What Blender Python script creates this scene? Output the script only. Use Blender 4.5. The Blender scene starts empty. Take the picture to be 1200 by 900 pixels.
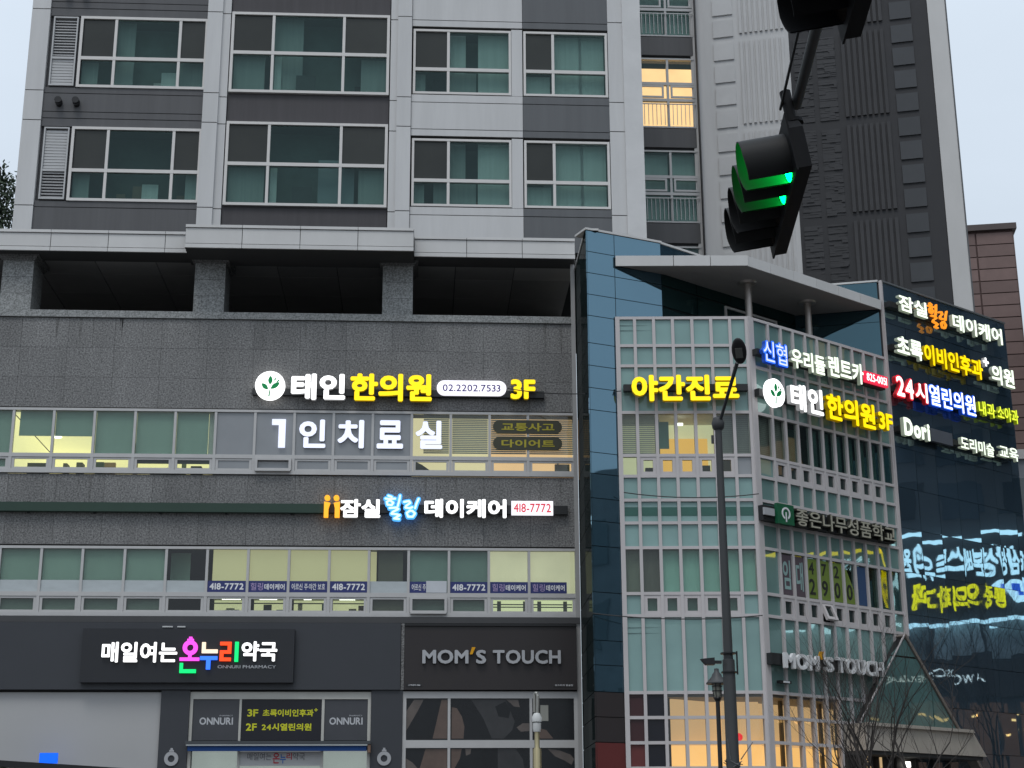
import bpy, bmesh, math, random
from mathutils import Matrix, Vector
random.seed(7)
sc = bpy.context.scene
R = math.radians

# ------------------------------------------------------------------ camera
PITCH, ROLL, PSI = R(16.726), R(-0.2817), R(3.272)
Rw = Vector((math.cos(PSI), -math.sin(PSI), 0)); F0 = Vector((math.sin(PSI), math.cos(PSI), 0)); UP = Vector((0, 0, 1))
fwd = F0 * math.cos(PITCH) + UP * math.sin(PITCH)
down = F0 * math.sin(PITCH) - UP * math.cos(PITCH)
rgt = Rw * math.cos(ROLL) - down * math.sin(ROLL)
dwn = Rw * math.sin(ROLL) + down * math.cos(ROLL)
cd = bpy.data.cameras.new('camera'); cam = bpy.data.objects.new('camera', cd); sc.collection.objects.link(cam)
mw = Matrix((rgt, -dwn, -fwd)).transposed().to_4x4(); mw.translation = (0, 0, 1.6)
cam.matrix_world = mw
cd.sensor_fit = 'HORIZONTAL'; cd.sensor_width = 36; cd.lens = 1843.4 / 1200 * 36; cd.clip_start = 0.1; cd.clip_end = 3000
sc.camera = cam

# ------------------------------------------------------------------ sky, sun, exposure
w = bpy.data.worlds.new('World'); sc.world = w; w.use_nodes = True
nt = w.node_tree; N = nt.nodes; L = nt.links; N.clear()
out = N.new('ShaderNodeOutputWorld'); bg = N.new('ShaderNodeBackground'); bg.inputs['Strength'].default_value = 0.1
sky = N.new('ShaderNodeTexSky'); sky.sky_type = 'NISHITA'; sky.sun_disc = False
sky.sun_elevation = R(62); sky.sun_rotation = R(200); sky.air_density = 1.2; sky.dust_density = 2.0
tc = N.new('ShaderNodeTexCoord'); sep = N.new('ShaderNodeSeparateXYZ'); L.new(tc.outputs['Generated'], sep.inputs[0])
m1 = N.new('ShaderNodeMath'); m1.operation = 'MAXIMUM'; m1.inputs[1].default_value = 0; L.new(sep.outputs['Z'], m1.inputs[0])
m2 = N.new('ShaderNodeMath'); m2.operation = 'MULTIPLY_ADD'; m2.inputs[1].default_value = 1.1; m2.inputs[2].default_value = 0.62; L.new(m1.outputs[0], m2.inputs[0])
nz = N.new('ShaderNodeTexNoise'); nz.inputs['Scale'].default_value = 1.7; nz.inputs['Detail'].default_value = 5
mp = N.new('ShaderNodeMapping'); mp.inputs['Scale'].default_value = (1, 1, 2.5); L.new(tc.outputs['Generated'], mp.inputs[0]); L.new(mp.outputs[0], nz.inputs['Vector'])
m3 = N.new('ShaderNodeMath'); m3.operation = 'MULTIPLY_ADD'; m3.inputs[1].default_value = 0.46; m3.inputs[2].default_value = 0.77; L.new(nz.outputs['Fac'], m3.inputs[0])
m4 = N.new('ShaderNodeMath'); m4.operation = 'MULTIPLY'; L.new(m2.outputs[0], m4.inputs[0]); L.new(m3.outputs[0], m4.inputs[1])
vm = N.new('ShaderNodeVectorMath'); vm.operation = 'SCALE'; vm.inputs[0].default_value = (6.15, 6.95, 7.85); L.new(m4.outputs[0], vm.inputs['Scale'])
mx = N.new('ShaderNodeMix'); mx.data_type = 'RGBA'; mx.inputs[0].default_value = 0.88
L.new(sky.outputs[0], mx.inputs[6]); L.new(vm.outputs[0], mx.inputs[7]); L.new(mx.outputs[2], bg.inputs['Color']); L.new(bg.outputs[0], out.inputs[0])
sd = bpy.data.lights.new('sun', 'SUN'); sd.energy = 0.9; sd.angle = R(20); sd.color = (1, 0.97, 0.93)
so = bpy.data.objects.new('sun', sd); sc.collection.objects.link(so)
az = R(200); el = R(62)
sdir = Vector((math.sin(az) * math.cos(el), math.cos(az) * math.cos(el), math.sin(el)))
so.rotation_euler = sdir.to_track_quat('Z', 'Y').to_euler()
sc.view_settings.view_transform = 'Standard'; sc.view_settings.look = 'None'; sc.view_settings.exposure = 0.12; sc.view_settings.gamma = 1
sc.view_settings.use_curve_mapping = False
sc.cycles.use_denoising = True
try: sc.cycles.denoiser = 'OPENIMAGEDENOISE'
except Exception: pass
sc.cycles.max_bounces = 6; sc.cycles.diffuse_bounces = 3; sc.cycles.glossy_bounces = 3; sc.cycles.transparent_max_bounces = 10
sc.cycles.caustics_reflective = False; sc.cycles.caustics_refractive = False; sc.cycles.sample_clamp_indirect = 4

# ------------------------------------------------------------------ materials
MC = {}
def _new(name):
    m = bpy.data.materials.new(name); m.use_nodes = True; m.node_tree.nodes.clear(); MC[name] = m; return m, m.node_tree.nodes, m.node_tree.links
def _pos(N, L, jit=True):
    g = N.new('ShaderNodeNewGeometry'); o = N.new('ShaderNodeObjectInfo')
    a = N.new('ShaderNodeVectorMath'); a.operation = 'MULTIPLY_ADD'; a.inputs[1].default_value = (1, 1, 1)
    c = N.new('ShaderNodeCombineXYZ'); mu = N.new('ShaderNodeMath'); mu.operation = 'MULTIPLY'; mu.inputs[1].default_value = 37.0 if jit else 0.0
    L.new(o.outputs['Random'], mu.inputs[0]); L.new(mu.outputs[0], c.inputs[0]); L.new(mu.outputs[0], c.inputs[2])
    L.new(g.outputs['Position'], a.inputs[0]); L.new(c.outputs[0], a.inputs[2])
    return a.outputs[0], o.outputs['Random'], g.outputs['Position']
def M(name, col, rough=0.6, metal=0.0, spec=0.4, var=0.08, ns=1.5, stretch=(1, 1, 1), jit=0.0, bump=0.0, bs=60, speck=0.0, ss=90):
    if name in MC: return MC[name]
    m, N, L = _new(name)
    o = N.new('ShaderNodeOutputMaterial'); b = N.new('ShaderNodeBsdfPrincipled'); L.new(b.outputs[0], o.inputs[0])
    b.inputs['Roughness'].default_value = rough; b.inputs['Metallic'].default_value = metal; b.inputs['Specular IOR Level'].default_value = spec
    p, rnd, pp = _pos(N, L, False)
    mpn = N.new('ShaderNodeMapping'); mpn.inputs['Scale'].default_value = stretch; L.new(pp, mpn.inputs[0])
    n = N.new('ShaderNodeTexNoise'); n.inputs['Scale'].default_value = ns; n.inputs['Detail'].default_value = 6; n.inputs['Roughness'].default_value = 0.65; L.new(mpn.outputs[0], n.inputs['Vector'])
    v = N.new('ShaderNodeMath'); v.operation = 'MULTIPLY_ADD'; v.inputs[1].default_value = var * 4; v.inputs[2].default_value = 1 - var * 2; L.new(n.outputs['Fac'], v.inputs[0])
    last = v.outputs[0]
    j = N.new('ShaderNodeMath'); j.operation = 'MULTIPLY_ADD'; j.inputs[1].default_value = jit * 2; j.inputs[2].default_value = 1 - jit; L.new(rnd, j.inputs[0])
    k = N.new('ShaderNodeMath'); k.operation = 'MULTIPLY'; L.new(last, k.inputs[0]); L.new(j.outputs[0], k.inputs[1]); last = k.outputs[0]
    if speck:
        s = N.new('ShaderNodeTexNoise'); s.inputs['Scale'].default_value = ss; s.inputs['Detail'].default_value = 3; s.inputs['Roughness'].default_value = 0.8; L.new(pp, s.inputs['Vector'])
        r = N.new('ShaderNodeMapRange'); r.inputs[1].default_value = 0.36; r.inputs[2].default_value = 0.64; r.inputs[3].default_value = 1 - speck; r.inputs[4].default_value = 1 + speck * 1.25; L.new(s.outputs['Fac'], r.inputs[0])
        k2 = N.new('ShaderNodeMath'); k2.operation = 'MULTIPLY'; L.new(last, k2.inputs[0]); L.new(r.outputs[0], k2.inputs[1]); last = k2.outputs[0]
    c = N.new('ShaderNodeVectorMath'); c.operation = 'SCALE'; c.inputs[0].default_value = col; L.new(last, c.inputs['Scale']); L.new(c.outputs[0], b.inputs['Base Color'])
    if bump:
        bn = N.new('ShaderNodeTexNoise'); bn.inputs['Scale'].default_value = bs; bn.inputs['Detail'].default_value = 4; L.new(pp, bn.inputs['Vector'])
        bu = N.new('ShaderNodeBump'); bu.inputs['Strength'].default_value = bump; bu.inputs['Distance'].default_value = 0.01; L.new(bn.outputs['Fac'], bu.inputs['Height']); L.new(bu.outputs[0], b.inputs['Normal'])
    return m
def E(name, col, s=1.0, var=0.0, ns=3, base=None):
    base = base or tuple(x * 0.6 for x in col)
    if name in MC: return MC[name]
    m, N, L = _new(name)
    o = N.new('ShaderNodeOutputMaterial'); b = N.new('ShaderNodeBsdfPrincipled'); L.new(b.outputs[0], o.inputs[0])
    b.inputs['Base Color'].default_value = (*base, 1); b.inputs['Roughness'].default_value = 0.5
    if var:
        g = N.new('ShaderNodeNewGeometry'); n = N.new('ShaderNodeTexNoise'); n.inputs['Scale'].default_value = ns; n.inputs['Detail'].default_value = 5; L.new(g.outputs['Position'], n.inputs['Vector'])
        v = N.new('ShaderNodeMath'); v.operation = 'MULTIPLY_ADD'; v.inputs[1].default_value = var * 4; v.inputs[2].default_value = 1 - var * 2; L.new(n.outputs['Fac'], v.inputs[0])
        c = N.new('ShaderNodeVectorMath'); c.operation = 'SCALE'; c.inputs[0].default_value = col; L.new(v.outputs[0], c.inputs['Scale']); L.new(c.outputs[0], b.inputs['Emission Color'])
    else: b.inputs['Emission Color'].default_value = (*col, 1)
    b.inputs['Emission Strength'].default_value = s
    return m
def CL(name, cols, s=0.6, ns=4, stretch=(1, 1, 1)):
    """lit room clutter: blotches of things standing in a lit room"""
    if name in MC: return MC[name]
    m, N, L = _new(name)
    o = N.new('ShaderNodeOutputMaterial'); b = N.new('ShaderNodeBsdfPrincipled'); L.new(b.outputs[0], o.inputs[0]); b.inputs['Roughness'].default_value = 0.7
    g = N.new('ShaderNodeNewGeometry'); mpn = N.new('ShaderNodeMapping'); mpn.inputs['Scale'].default_value = stretch; L.new(g.outputs['Position'], mpn.inputs[0])
    n = N.new('ShaderNodeTexVoronoi'); n.inputs['Scale'].default_value = ns; L.new(mpn.outputs[0], n.inputs['Vector'])
    cr = N.new('ShaderNodeValToRGB'); cr.color_ramp.interpolation = 'CONSTANT'; sp = N.new('ShaderNodeSeparateColor'); L.new(n.outputs['Color'], sp.inputs[0]); L.new(sp.outputs[0], cr.inputs[0])
    els = cr.color_ramp.elements
    for i, c in enumerate(cols):
        e = els[i] if i < 2 else els.new(0.99)
        e.position = i / len(cols); e.color = (*c, 1)
    L.new(cr.outputs[0], b.inputs['Emission Color']); L.new(cr.outputs[0], b.inputs['Base Color']); b.inputs['Emission Strength'].default_value = s
    return m
def G(name, tint, refl=(1, 1, 1), base=0.06, wav=0.15, rough=0.02, power=1.0, opaque=None, ws=0.8, jit=0.0):
    """pane of glass: see-through (tint) or, with opaque=colour, coated; reflects by angle"""
    if name in MC: return MC[name]
    m, N, L = _new(name)
    o = N.new('ShaderNodeOutputMaterial'); mixs = N.new('ShaderNodeMixShader'); L.new(mixs.outputs[0], o.inputs[0])
    p, rnd, pp = _pos(N, L, True)
    if opaque:
        t = N.new('ShaderNodeBsdfDiffuse')
        n = N.new('ShaderNodeTexNoise'); n.inputs['Scale'].default_value = 1.1; n.inputs['Detail'].default_value = 4; L.new(p, n.inputs['Vector'])
        v = N.new('ShaderNodeMath'); v.operation = 'MULTIPLY_ADD'; v.inputs[1].default_value = 0.45; v.inputs[2].default_value = 0.77; L.new(n.outputs['Fac'], v.inputs[0])
        j = N.new('ShaderNodeMath'); j.operation = 'MULTIPLY_ADD'; j.inputs[1].default_value = jit * 2; j.inputs[2].default_value = 1 - jit; L.new(rnd, j.inputs[0])
        k = N.new('ShaderNodeMath'); k.operation = 'MULTIPLY'; L.new(v.outputs[0], k.inputs[0]); L.new(j.outputs[0], k.inputs[1])
        c = N.new('ShaderNodeVectorMath'); c.operation = 'SCALE'; c.inputs[0].default_value = opaque; L.new(k.outputs[0], c.inputs['Scale']); L.new(c.outputs[0], t.inputs['Color'])
    else:
        t = N.new('ShaderNodeBsdfTransparent'); t.inputs['Color'].default_value = (*tint, 1)
    gl = N.new('ShaderNodeBsdfGlossy'); gl.inputs['Color'].default_value = (*refl, 1); gl.inputs['Roughness'].default_value = rough
    lw = N.new('ShaderNodeFresnel'); lw.inputs['IOR'].default_value = 1.5
    gb = N.new('ShaderNodeNewGeometry'); bk = N.new('ShaderNodeMixShader'); wt = N.new('ShaderNodeBsdfTransparent')
    L.new(gb.outputs['Backfacing'], bk.inputs[0]); L.new(mixs.outputs[0], bk.inputs[1]); L.new(wt.outputs[0], bk.inputs[2])
    if not opaque: L.new(bk.outputs[0], o.inputs[0])   # the inner face of a pane neither tints nor mirrors a second time
    ma = N.new('ShaderNodeMath'); ma.operation = 'MULTIPLY_ADD'; ma.inputs[1].default_value = power; ma.inputs[2].default_value = base; ma.use_clamp = True; L.new(lw.outputs[0], ma.inputs[0])
    L.new(ma.outputs[0], mixs.inputs[0]); L.new(t.outputs[0], mixs.inputs[1]); L.new(gl.outputs[0], mixs.inputs[2])
    bn = N.new('ShaderNodeTexNoise'); bn.inputs['Scale'].default_value = ws; bn.inputs['Detail'].default_value = 1.5; L.new(p, bn.inputs['Vector'])
    bu = N.new('ShaderNodeBump'); bu.inputs['Strength'].default_value = 1.0; bu.inputs['Distance'].default_value = wav * 0.1; L.new(bn.outputs['Fac'], bu.inputs['Height']); L.new(bu.outputs[0], gl.inputs['Normal'])
    return m

GRAN = M('granite', (0.158, 0.156, 0.153), rough=0.55, var=0.20, ns=0.8, stretch=(1.6, 1.6, 0.35), jit=0.085, speck=0.62, ss=26, bump=0.3, bs=40)
GRAN_L = M('granite_light', (0.225, 0.23, 0.225), rough=0.55, var=0.09, jit=0.05, speck=0.5, ss=26)
JOINT = M('joint_mortar', (0.05, 0.05, 0.05), rough=0.9)
PALE = M('pale_paint', (0.575, 0.57, 0.565), rough=0.7, var=0.08, ns=1.1, stretch=(2.5, 2.5, 0.25), jit=0.03)
PALE2 = M('pale_cladding', (0.60, 0.59, 0.575), rough=0.55, var=0.06, ns=1.2, stretch=(1, 1, 0.5), jit=0.04)
DGREY = M('dark_grey_paint', (0.108, 0.108, 0.112), rough=0.75, var=0.13, ns=1.4, stretch=(3, 3, 0.15))
DBROWN = M('dark_brown_paint', (0.070, 0.066, 0.070), rough=0.75, var=0.14, ns=2.0, stretch=(3, 3, 0.15))
MGREY = M('mid_grey_paint', (0.125, 0.130, 0.136), rough=0.75, var=0.1, ns=1.3, stretch=(3, 3, .15))
CHAR = M('charcoal_render', (0.046, 0.046, 0.049), rough=0.8, var=0.08, ns=1.0)
CHAR2 = M('charcoal_relief', (0.058, 0.058, 0.061), rough=0.8, var=0.10, ns=2.0, jit=0.1)
FRAMEW = M('white_frame', (0.66, 0.635, 0.61), rough=0.45, var=0.04, ns=4)
FRAMEG = M('grey_mullion', (0.54, 0.505, 0.50), rough=0.5, metal=0.0, var=0.05, ns=3, stretch=(1, 1, 0.3))
FRAMEP = M('strip_frame', (0.50, 0.49, 0.48), rough=0.45, metal=0.15, var=0.06, ns=3)
BLACK = M('black_paint', (0.012, 0.012, 0.013), rough=0.45, var=0.1)
POLEM = M('dark_pole_paint', (0.045, 0.047, 0.048), rough=0.5, var=0.12, ns=3, stretch=(1, 1, 0.3))
DARKIN = M('dark_interior', (0.02, 0.024, 0.026), rough=0.9)
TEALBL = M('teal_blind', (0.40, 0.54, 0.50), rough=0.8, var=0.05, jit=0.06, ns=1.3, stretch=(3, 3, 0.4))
CURT = M('pale_curtain', (0.62, 0.66, 0.64), rough=0.9, var=0.10, ns=5, stretch=(2.5, 2.5, 0.1))
GREYFILM = G('grey_window_film', (0, 0, 0), base=0.03, opaque=(0.26, 0.27, 0.28), wav=0.05, jit=0.03)
FABR = M('pharmacy_panel', (0.042, 0.045, 0.052), rough=0.5, var=0.05)
FABR2 = M('signboard_black', (0.022, 0.023, 0.027), rough=0.35, var=0.06)
BROWNP = M('brown_black_panel', (0.028, 0.023, 0.023), rough=0.45, var=0.05)
SILV = M('satin_silver', (0.42, 0.42, 0.43), rough=0.35, metal=0.3)
WHITEP = M('white_print', (0.72, 0.73, 0.74), rough=0.5)
GREENR = M('green_rail_paint', (0.022, 0.05, 0.035), rough=0.5, var=0.1)
RAILM = M('dark_rail', (0.02, 0.021, 0.022), rough=0.5)
NAVY = M('navy_banner', (0.03, 0.04, 0.16), rough=0.5)
FROST = M('frosted_film', (0.46, 0.50, 0.51), rough=0.6, var=0.10, ns=2.2, stretch=(1, 1, 3))
PINK = M('brown_stone_tile', (0.18, 0.118, 0.105), rough=0.6, var=0.1, ns=2, jit=0.14)
PINKJ = M('brown_stone_joint', (0.09, 0.055, 0.05), rough=0.8)
BEIGE = M('beige_concrete', (0.40, 0.36, 0.31), rough=0.8, var=0.12, ns=2.2)
CONC = M('soffit_panel', (0.33, 0.32, 0.31), rough=0.7, var=0.06, jit=0.03)
STEEL = M('column_steel', (0.42, 0.38, 0.35), rough=0.35, metal=0.5, var=0.1, stretch=(1, 1, 0.3))

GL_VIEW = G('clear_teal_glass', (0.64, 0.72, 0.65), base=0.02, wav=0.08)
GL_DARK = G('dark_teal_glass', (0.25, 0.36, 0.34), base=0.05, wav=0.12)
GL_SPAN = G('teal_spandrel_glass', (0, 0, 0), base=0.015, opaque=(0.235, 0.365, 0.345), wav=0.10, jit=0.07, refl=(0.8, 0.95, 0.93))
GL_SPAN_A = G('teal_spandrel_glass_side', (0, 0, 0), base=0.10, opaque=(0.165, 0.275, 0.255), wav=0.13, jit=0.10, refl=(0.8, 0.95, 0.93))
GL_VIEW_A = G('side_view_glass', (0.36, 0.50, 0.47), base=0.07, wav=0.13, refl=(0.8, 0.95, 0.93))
GL_BLUE = G('blue_mirror_glass', (0, 0, 0), base=0.36, power=0.9, opaque=(0.022, 0.045, 0.06), wav=0.15, refl=(0.37, 0.61, 0.76), jit=0.06, ws=0.5)
GL_NAVY = G('navy_mirror_glass', (0, 0, 0), base=0.26, power=0.9, opaque=(0.038, 0.060, 0.080), wav=0.06, refl=(0.62, 0.80, 0.95), jit=0.1, ws=0.9)
GL_TERR = G('terrace_dark_glass', (0, 0, 0), base=0.10, power=0.9, opaque=(0.008, 0.02, 0.02), wav=0.12, refl=(0.30, 0.55, 0.58), jit=0.1)
GL_TOW = G('tower_glass', (0.47, 0.60, 0.57), base=0.0, wav=0.10, refl=(0.7, 0.95, 0.92))
SCREEN = G('insect_screen', (0, 0, 0), base=0.0, opaque=(0.045, 0.048, 0.044), wav=0.05, power=0.5, jit=0.1)

W1 = E('lit_white', (1, 1, 1), 1.5); YEL = E('lit_yellow', (1.0, 0.70, 0.0), 1.02); YEL2 = E('lit_lemon', (0.85, 1.0, 0.05), 0.95)
BLUEL = E('lit_blue', (0.03, 0.16, 0.95), 1.3); SKYB = E('lit_sky_blue', (0.25, 0.58, 1.0), 1.1); REDL = E('lit_red', (0.95, 0.03, 0.05), 1.0)
ORG = E('lit_orange', (1, 0.42, 0.02), 1.0); PLATE = E('lit_white_plate', (0.95, 0.92, 1.0), 0.95); WSOFT = E('lit_soft_white', (0.78, 0.82, 1.0), 0.85)
CREAM = E('lit_cream', (0.9, 1.0, 0.82), 1.15)
MAG = E('lit_magenta', (0.95, 0.08, 0.75), 1.05); GRNL = E('lit_green', (0.0, 0.78, 0.18), 1.0); BEIL = E('lit_beige', (0.95, 0.75, 0.55), 1.0); REDO = E('lit_vermilion', (1.0, 0.07, 0.01), 1.0)
LEAF = M('leaf_green', (0.0, 0.38, 0.10), rough=0.5)
TXT_PUR = M('violet_print', (0.06, 0.04, 0.25), rough=0.5); TXT_RED = M('red_print', (0.55, 0.02, 0.04), rough=0.5); TXT_YEL = M('yellow_print', (0.62, 0.62, 0.02), rough=0.5); TXT_W = M('white_lettering', (0.8, 0.8, 0.82), rough=0.5)
OLIVE = M('olive_print', (0.42, 0.36, 0.03), rough=0.5); TXT_B = M('dark_print', (0.02, 0.02, 0.02), rough=0.5)

# ------------------------------------------------------------------ builders
WM = {}
def add(name, mesh, mat4, parent=None):
    o = bpy.data.objects.new(name, mesh); sc.collection.objects.link(o)
    if parent is not None:
        o.parent = parent; o.matrix_parent_inverse = WM[parent].inverted()
    o.matrix_basis = mat4; WM[o] = mat4.copy()
    return o
def thing(name, label, cat, loc=(0, 0, 0), group=None):
    o = add(name, None, Matrix.Translation(loc)); o.empty_display_size = 0.3
    o['label'] = label; o['category'] = cat
    if group: o['group'] = group
    return o
class Fr:
    """upright frame: u along the face, w out of it, z up"""
    def __init__(s, x, y, yaw):
        s.a = R(yaw); s.o = Vector((x, y, 0)); s.e = Vector((math.cos(s.a), math.sin(s.a), 0)); s.n = Vector((math.sin(s.a), -math.cos(s.a), 0))
        s.M = Matrix.Translation(s.o) @ Matrix.Rotation(s.a, 4, 'Z')
    def P(s, u, w, z): return s.o + s.e * u + s.n * w + Vector((0, 0, z))
    def off(s, w): return Fr(*(s.o + s.n * w)[:2], math.degrees(s.a))
BC = {}
def boxmesh(du, dw, dz, mat):
    k = (round(du, 3), round(dw, 3), round(dz, 3), mat.name)
    if k not in BC:
        a, b, c = du / 2, dw / 2, dz / 2
        me = bpy.data.meshes.new('box_piece')
        v = [(x, y, z) for x in (-a, a) for y in (-b, b) for z in (-c, c)]
        me.from_pydata(v, [], [(0, 1, 3, 2), (4, 6, 7, 5), (0, 4, 5, 1), (2, 3, 7, 6), (0, 2, 6, 4), (1, 5, 7, 3)])
        me.materials.append(mat); BC[k] = me
    return BC[k]
def pc(name, fr, u0, u1, z0, z1, w0, w1, mat, parent, tilt=0):
    mt = Matrix.Translation(fr.P((u0 + u1) / 2, (w0 + w1) / 2, (z0 + z1) / 2)) @ Matrix.Rotation(fr.a, 4, 'Z')
    if tilt: mt = mt @ Matrix.Rotation(tilt, 4, 'X')
    return add(name, boxmesh(abs(u1 - u0), abs(w1 - w0), abs(z1 - z0), mat), mt, parent)
class MB:
    def __init__(s, fr=None): s.v = []; s.f = []; s.fr = fr or Fr(0, 0, 0)
    def box(s, u0, u1, z0, z1, w0, w1):
        b = len(s.v)
        s.v += [(x, -y, z) for x in (u0, u1) for y in (w0, w1) for z in (z0, z1)]
        s.f += [tuple(b + i for i in q) for q in ((0, 1, 3, 2), (4, 6, 7, 5), (0, 4, 5, 1), (2, 3, 7, 6), (0, 2, 6, 4), (1, 5, 7, 3))]
        return s
    def frame(s, u0, u1, z0, z1, t, w0, w1, tb=None):
        tb = tb or t
        s.box(u0, u0 + t, z0, z1, w0, w1); s.box(u1 - t, u1, z0, z1, w0, w1)
        s.box(u0 + t, u1 - t, z0, z0 + tb, w0, w1); s.box(u0 + t, u1 - t, z1 - tb, z1, w0, w1); return s
    def prism(s, pts, w0, w1):
        """pts (u,z) polygon extruded from w0 to w1"""
        b = len(s.v); n = len(pts)
        s.v += [(u, -w0, z) for u, z in pts] + [(u, -w1, z) for u, z in pts]
        s.f += [tuple(range(b, b + n)), tuple(reversed(range(b + n, b + 2 * n)))] + [(b + i, b + (i + 1) % n, b + n + (i + 1) % n, b + n + i) for i in range(n)]
        return s
    def tube(s, p, q, r0, r1, n=10, cap=True):
        """tube in local xyz"""
        p, q = Vector(p), Vector(q); d = (q - p).normalized(); a = d.orthogonal().normalized(); c = d.cross(a); b = len(s.v)
        for P, r in ((p, r0), (q, r1)):
            s.v += [tuple(P + (a * math.cos(t) + c * math.sin(t)) * r) for t in (2 * math.pi * i / n for i in range(n))]
        s.f += [(b + i, b + (i + 1) % n, b + n + (i + 1) % n, b + n + i) for i in range(n)]
        if cap: s.f += [tuple(reversed(range(b, b + n))), tuple(range(b + n, b + 2 * n))]
        return s
    def lathe(s, c, prof, n=16):
        """prof [(r,z)] round a vertical axis at c"""
        b = len(s.v)
        for r, z in prof: s.v += [(c[0] + r * math.cos(2 * math.pi * i / n), c[1] + r * math.sin(2 * math.pi * i / n), z) for i in range(n)]
        for k in range(len(prof) - 1):
            s.f += [(b + k * n + i, b + k * n + (i + 1) % n, b + (k + 1) * n + (i + 1) % n, b + (k + 1) * n + i) for i in range(n)]
        return s
    def ring(s, u, z, r0, r1, w0, w1, n=24, a0=0, a1=2 * math.pi):
        full = abs(a1 - a0 - 2 * math.pi) < 1e-6; m = n if full else n + 1; b = len(s.v)
        for i in range(m):
            t = a0 + (a1 - a0) * i / n
            for r in (r0, r1):
                for w_ in (w0, w1): s.v.append((u + r * math.cos(t), -w_, z + r * math.sin(t)))
        for i in range(n):
            k, l = b + 4 * i, b + 4 * ((i + 1) % m)
            s.f += [(k, l, l + 2, k + 2), (k + 1, k + 3, l + 3, l + 1), (k, k + 1, l + 1, l), (k + 2, l + 2, l + 3, k + 3)]
        return s
    def build(s, name, mat, parent=None, smooth=False):
        me = bpy.data.meshes.new(name); me.from_pydata(s.v, [], s.f)
        bm = bmesh.new(); bm.from_mesh(me); bmesh.ops.recalc_face_normals(bm, faces=bm.faces); bm.to_mesh(me); bm.free()
        me.materials.append(mat)
        if smooth:
            for p in me.polygons: p.use_smooth = True
            try: me.set_sharp_from_angle(angle=R(40))
            except Exception: pass
        o = add(name, me, s.fr.M, parent); return o

# glyphs
GC = {}
def glyph(ch, bold, ext):
    """thick letter: the outline repeated round a small circle and merged; slot 0 = face, slot 1 = return"""
    k = (ch, bold, ext)
    if k not in GC:
        c = bpy.data.curves.new('glyph', 'FONT'); c.body = ch; c.extrude = ext; c.resolution_u = 3
        o = bpy.data.objects.new('glyph', c); me = bpy.data.meshes.new_from_object(o); bpy.data.objects.remove(o); bpy.data.curves.remove(c)
        v0 = [v.co.copy() for v in me.vertices]; f0 = [(tuple(p.vertices), 0 if p.normal.z > 0.5 else 1) for p in me.polygons]
        bpy.data.meshes.remove(me)
        n = 1 if bold < 0.004 else (8 if bold < 0.05 else 12)
        V, Fc, MI = [], [], []
        for i in range(n):
            t = 2 * math.pi * (i + 0.5) / n; dx, dy = (0, 0) if n == 1 else (bold * math.cos(t), bold * math.sin(t)); b0 = len(V)
            V += [(p.x + dx, p.y + dy, p.z + (0.004 * i if p.z > 0 else -0.004 * i)) for p in v0]
            for f, m in f0: Fc.append(tuple(b0 + j for j in f)); MI.append(m)
        me = bpy.data.meshes.new('letter'); me.from_pydata(V, [], Fc)
        for p, m in zip(me.polygons, MI): p.material_index = m
        xs = [v[0] for v in V]; ys = [v[1] for v in V]
        GC[k] = (me, min(xs), max(xs), min(ys), max(ys))
    return GC[k]
SIDE = {}
def side_of(mat):
    if mat.name not in SIDE:
        b = next(n for n in mat.node_tree.nodes if n.type == 'BSDF_PRINCIPLED')
        if b.inputs['Emission Strength'].default_value > 0:
            c = b.inputs['Emission Color'].default_value; SIDE[mat.name] = E(mat.name + '_return', tuple(c)[:3], b.inputs['Emission Strength'].default_value * 0.08, base=tuple(x * 0.5 for x in tuple(c)[:3]))
        else: SIDE[mat.name] = mat
    return SIDE[mat.name]
GMM = {}
def gmesh(ch, bold, ext, mat):
    k = (ch, bold, ext, mat.name)
    if k not in GMM:
        m = glyph(ch, bold, ext)[0].copy(); m.name = 'letter'; m.materials.append(mat); m.materials.append(side_of(mat)); GMM[k] = m
    return GMM[k]
RX = Matrix.Rotation(R(90), 4, 'X')
def text(parent, fr, s, u0, u1, z0, z1, w, mat, bold=0.03, depth=0.06, outline=None, ob=0.085, name='letter', slant=0):
    """lay out string s so that its ink fills u0..u1, z0..z1 on plane w; each character its own part"""
    items = []; x = 0
    for ch in s:
        if ch == ' ': x += 0.32; continue
        g = glyph(ch, bold, 0.5)
        if ord(ch) > 0x1100: items.append((ch, x)); x += 0.93
        else: items.append((ch, x - g[1])); x += g[2] - g[1] + 0.07
    xs0 = min(x + glyph(c, bold, 0.5)[1] for c, x in items); xs1 = max(x + glyph(c, bold, 0.5)[2] for c, x in items)
    tall = [c for c, _ in items if c not in "-.·'+"]; zs = [glyph(c, bold, 0.5) for c in (tall or [c for c, _ in items])]
    y0, y1 = min(g[3] for g in zs), max(g[4] for g in zs)
    sx = (u1 - u0) / (xs1 - xs0); sz = (z1 - z0) / (y1 - y0)
    made = []
    for c, x in items:
        def mt(ww, d): return Matrix.Translation(fr.P(u0 + (x - xs0) * sx, ww, z0 - y0 * sz)) @ Matrix.Rotation(fr.a, 4, 'Z') @ RX @ Matrix.Diagonal((sx, sz, d, 1))
        if outline: add('letter_outline', gmesh(c, ob, 0.5, outline), mt(w + depth / 2 - 0.012, depth), parent)
        made.append(add(name, gmesh(c, bold, 0.5, mat), mt(w + depth / 2, depth), parent))
    return made
def rail(parent, fr, u0, u1, z0, z1, w0=0.02, w1=0.14, mat=None):
    return pc('mounting_rail', fr, u0, u1, z0, z1, w0, w1, mat or RAILM, parent)
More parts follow.
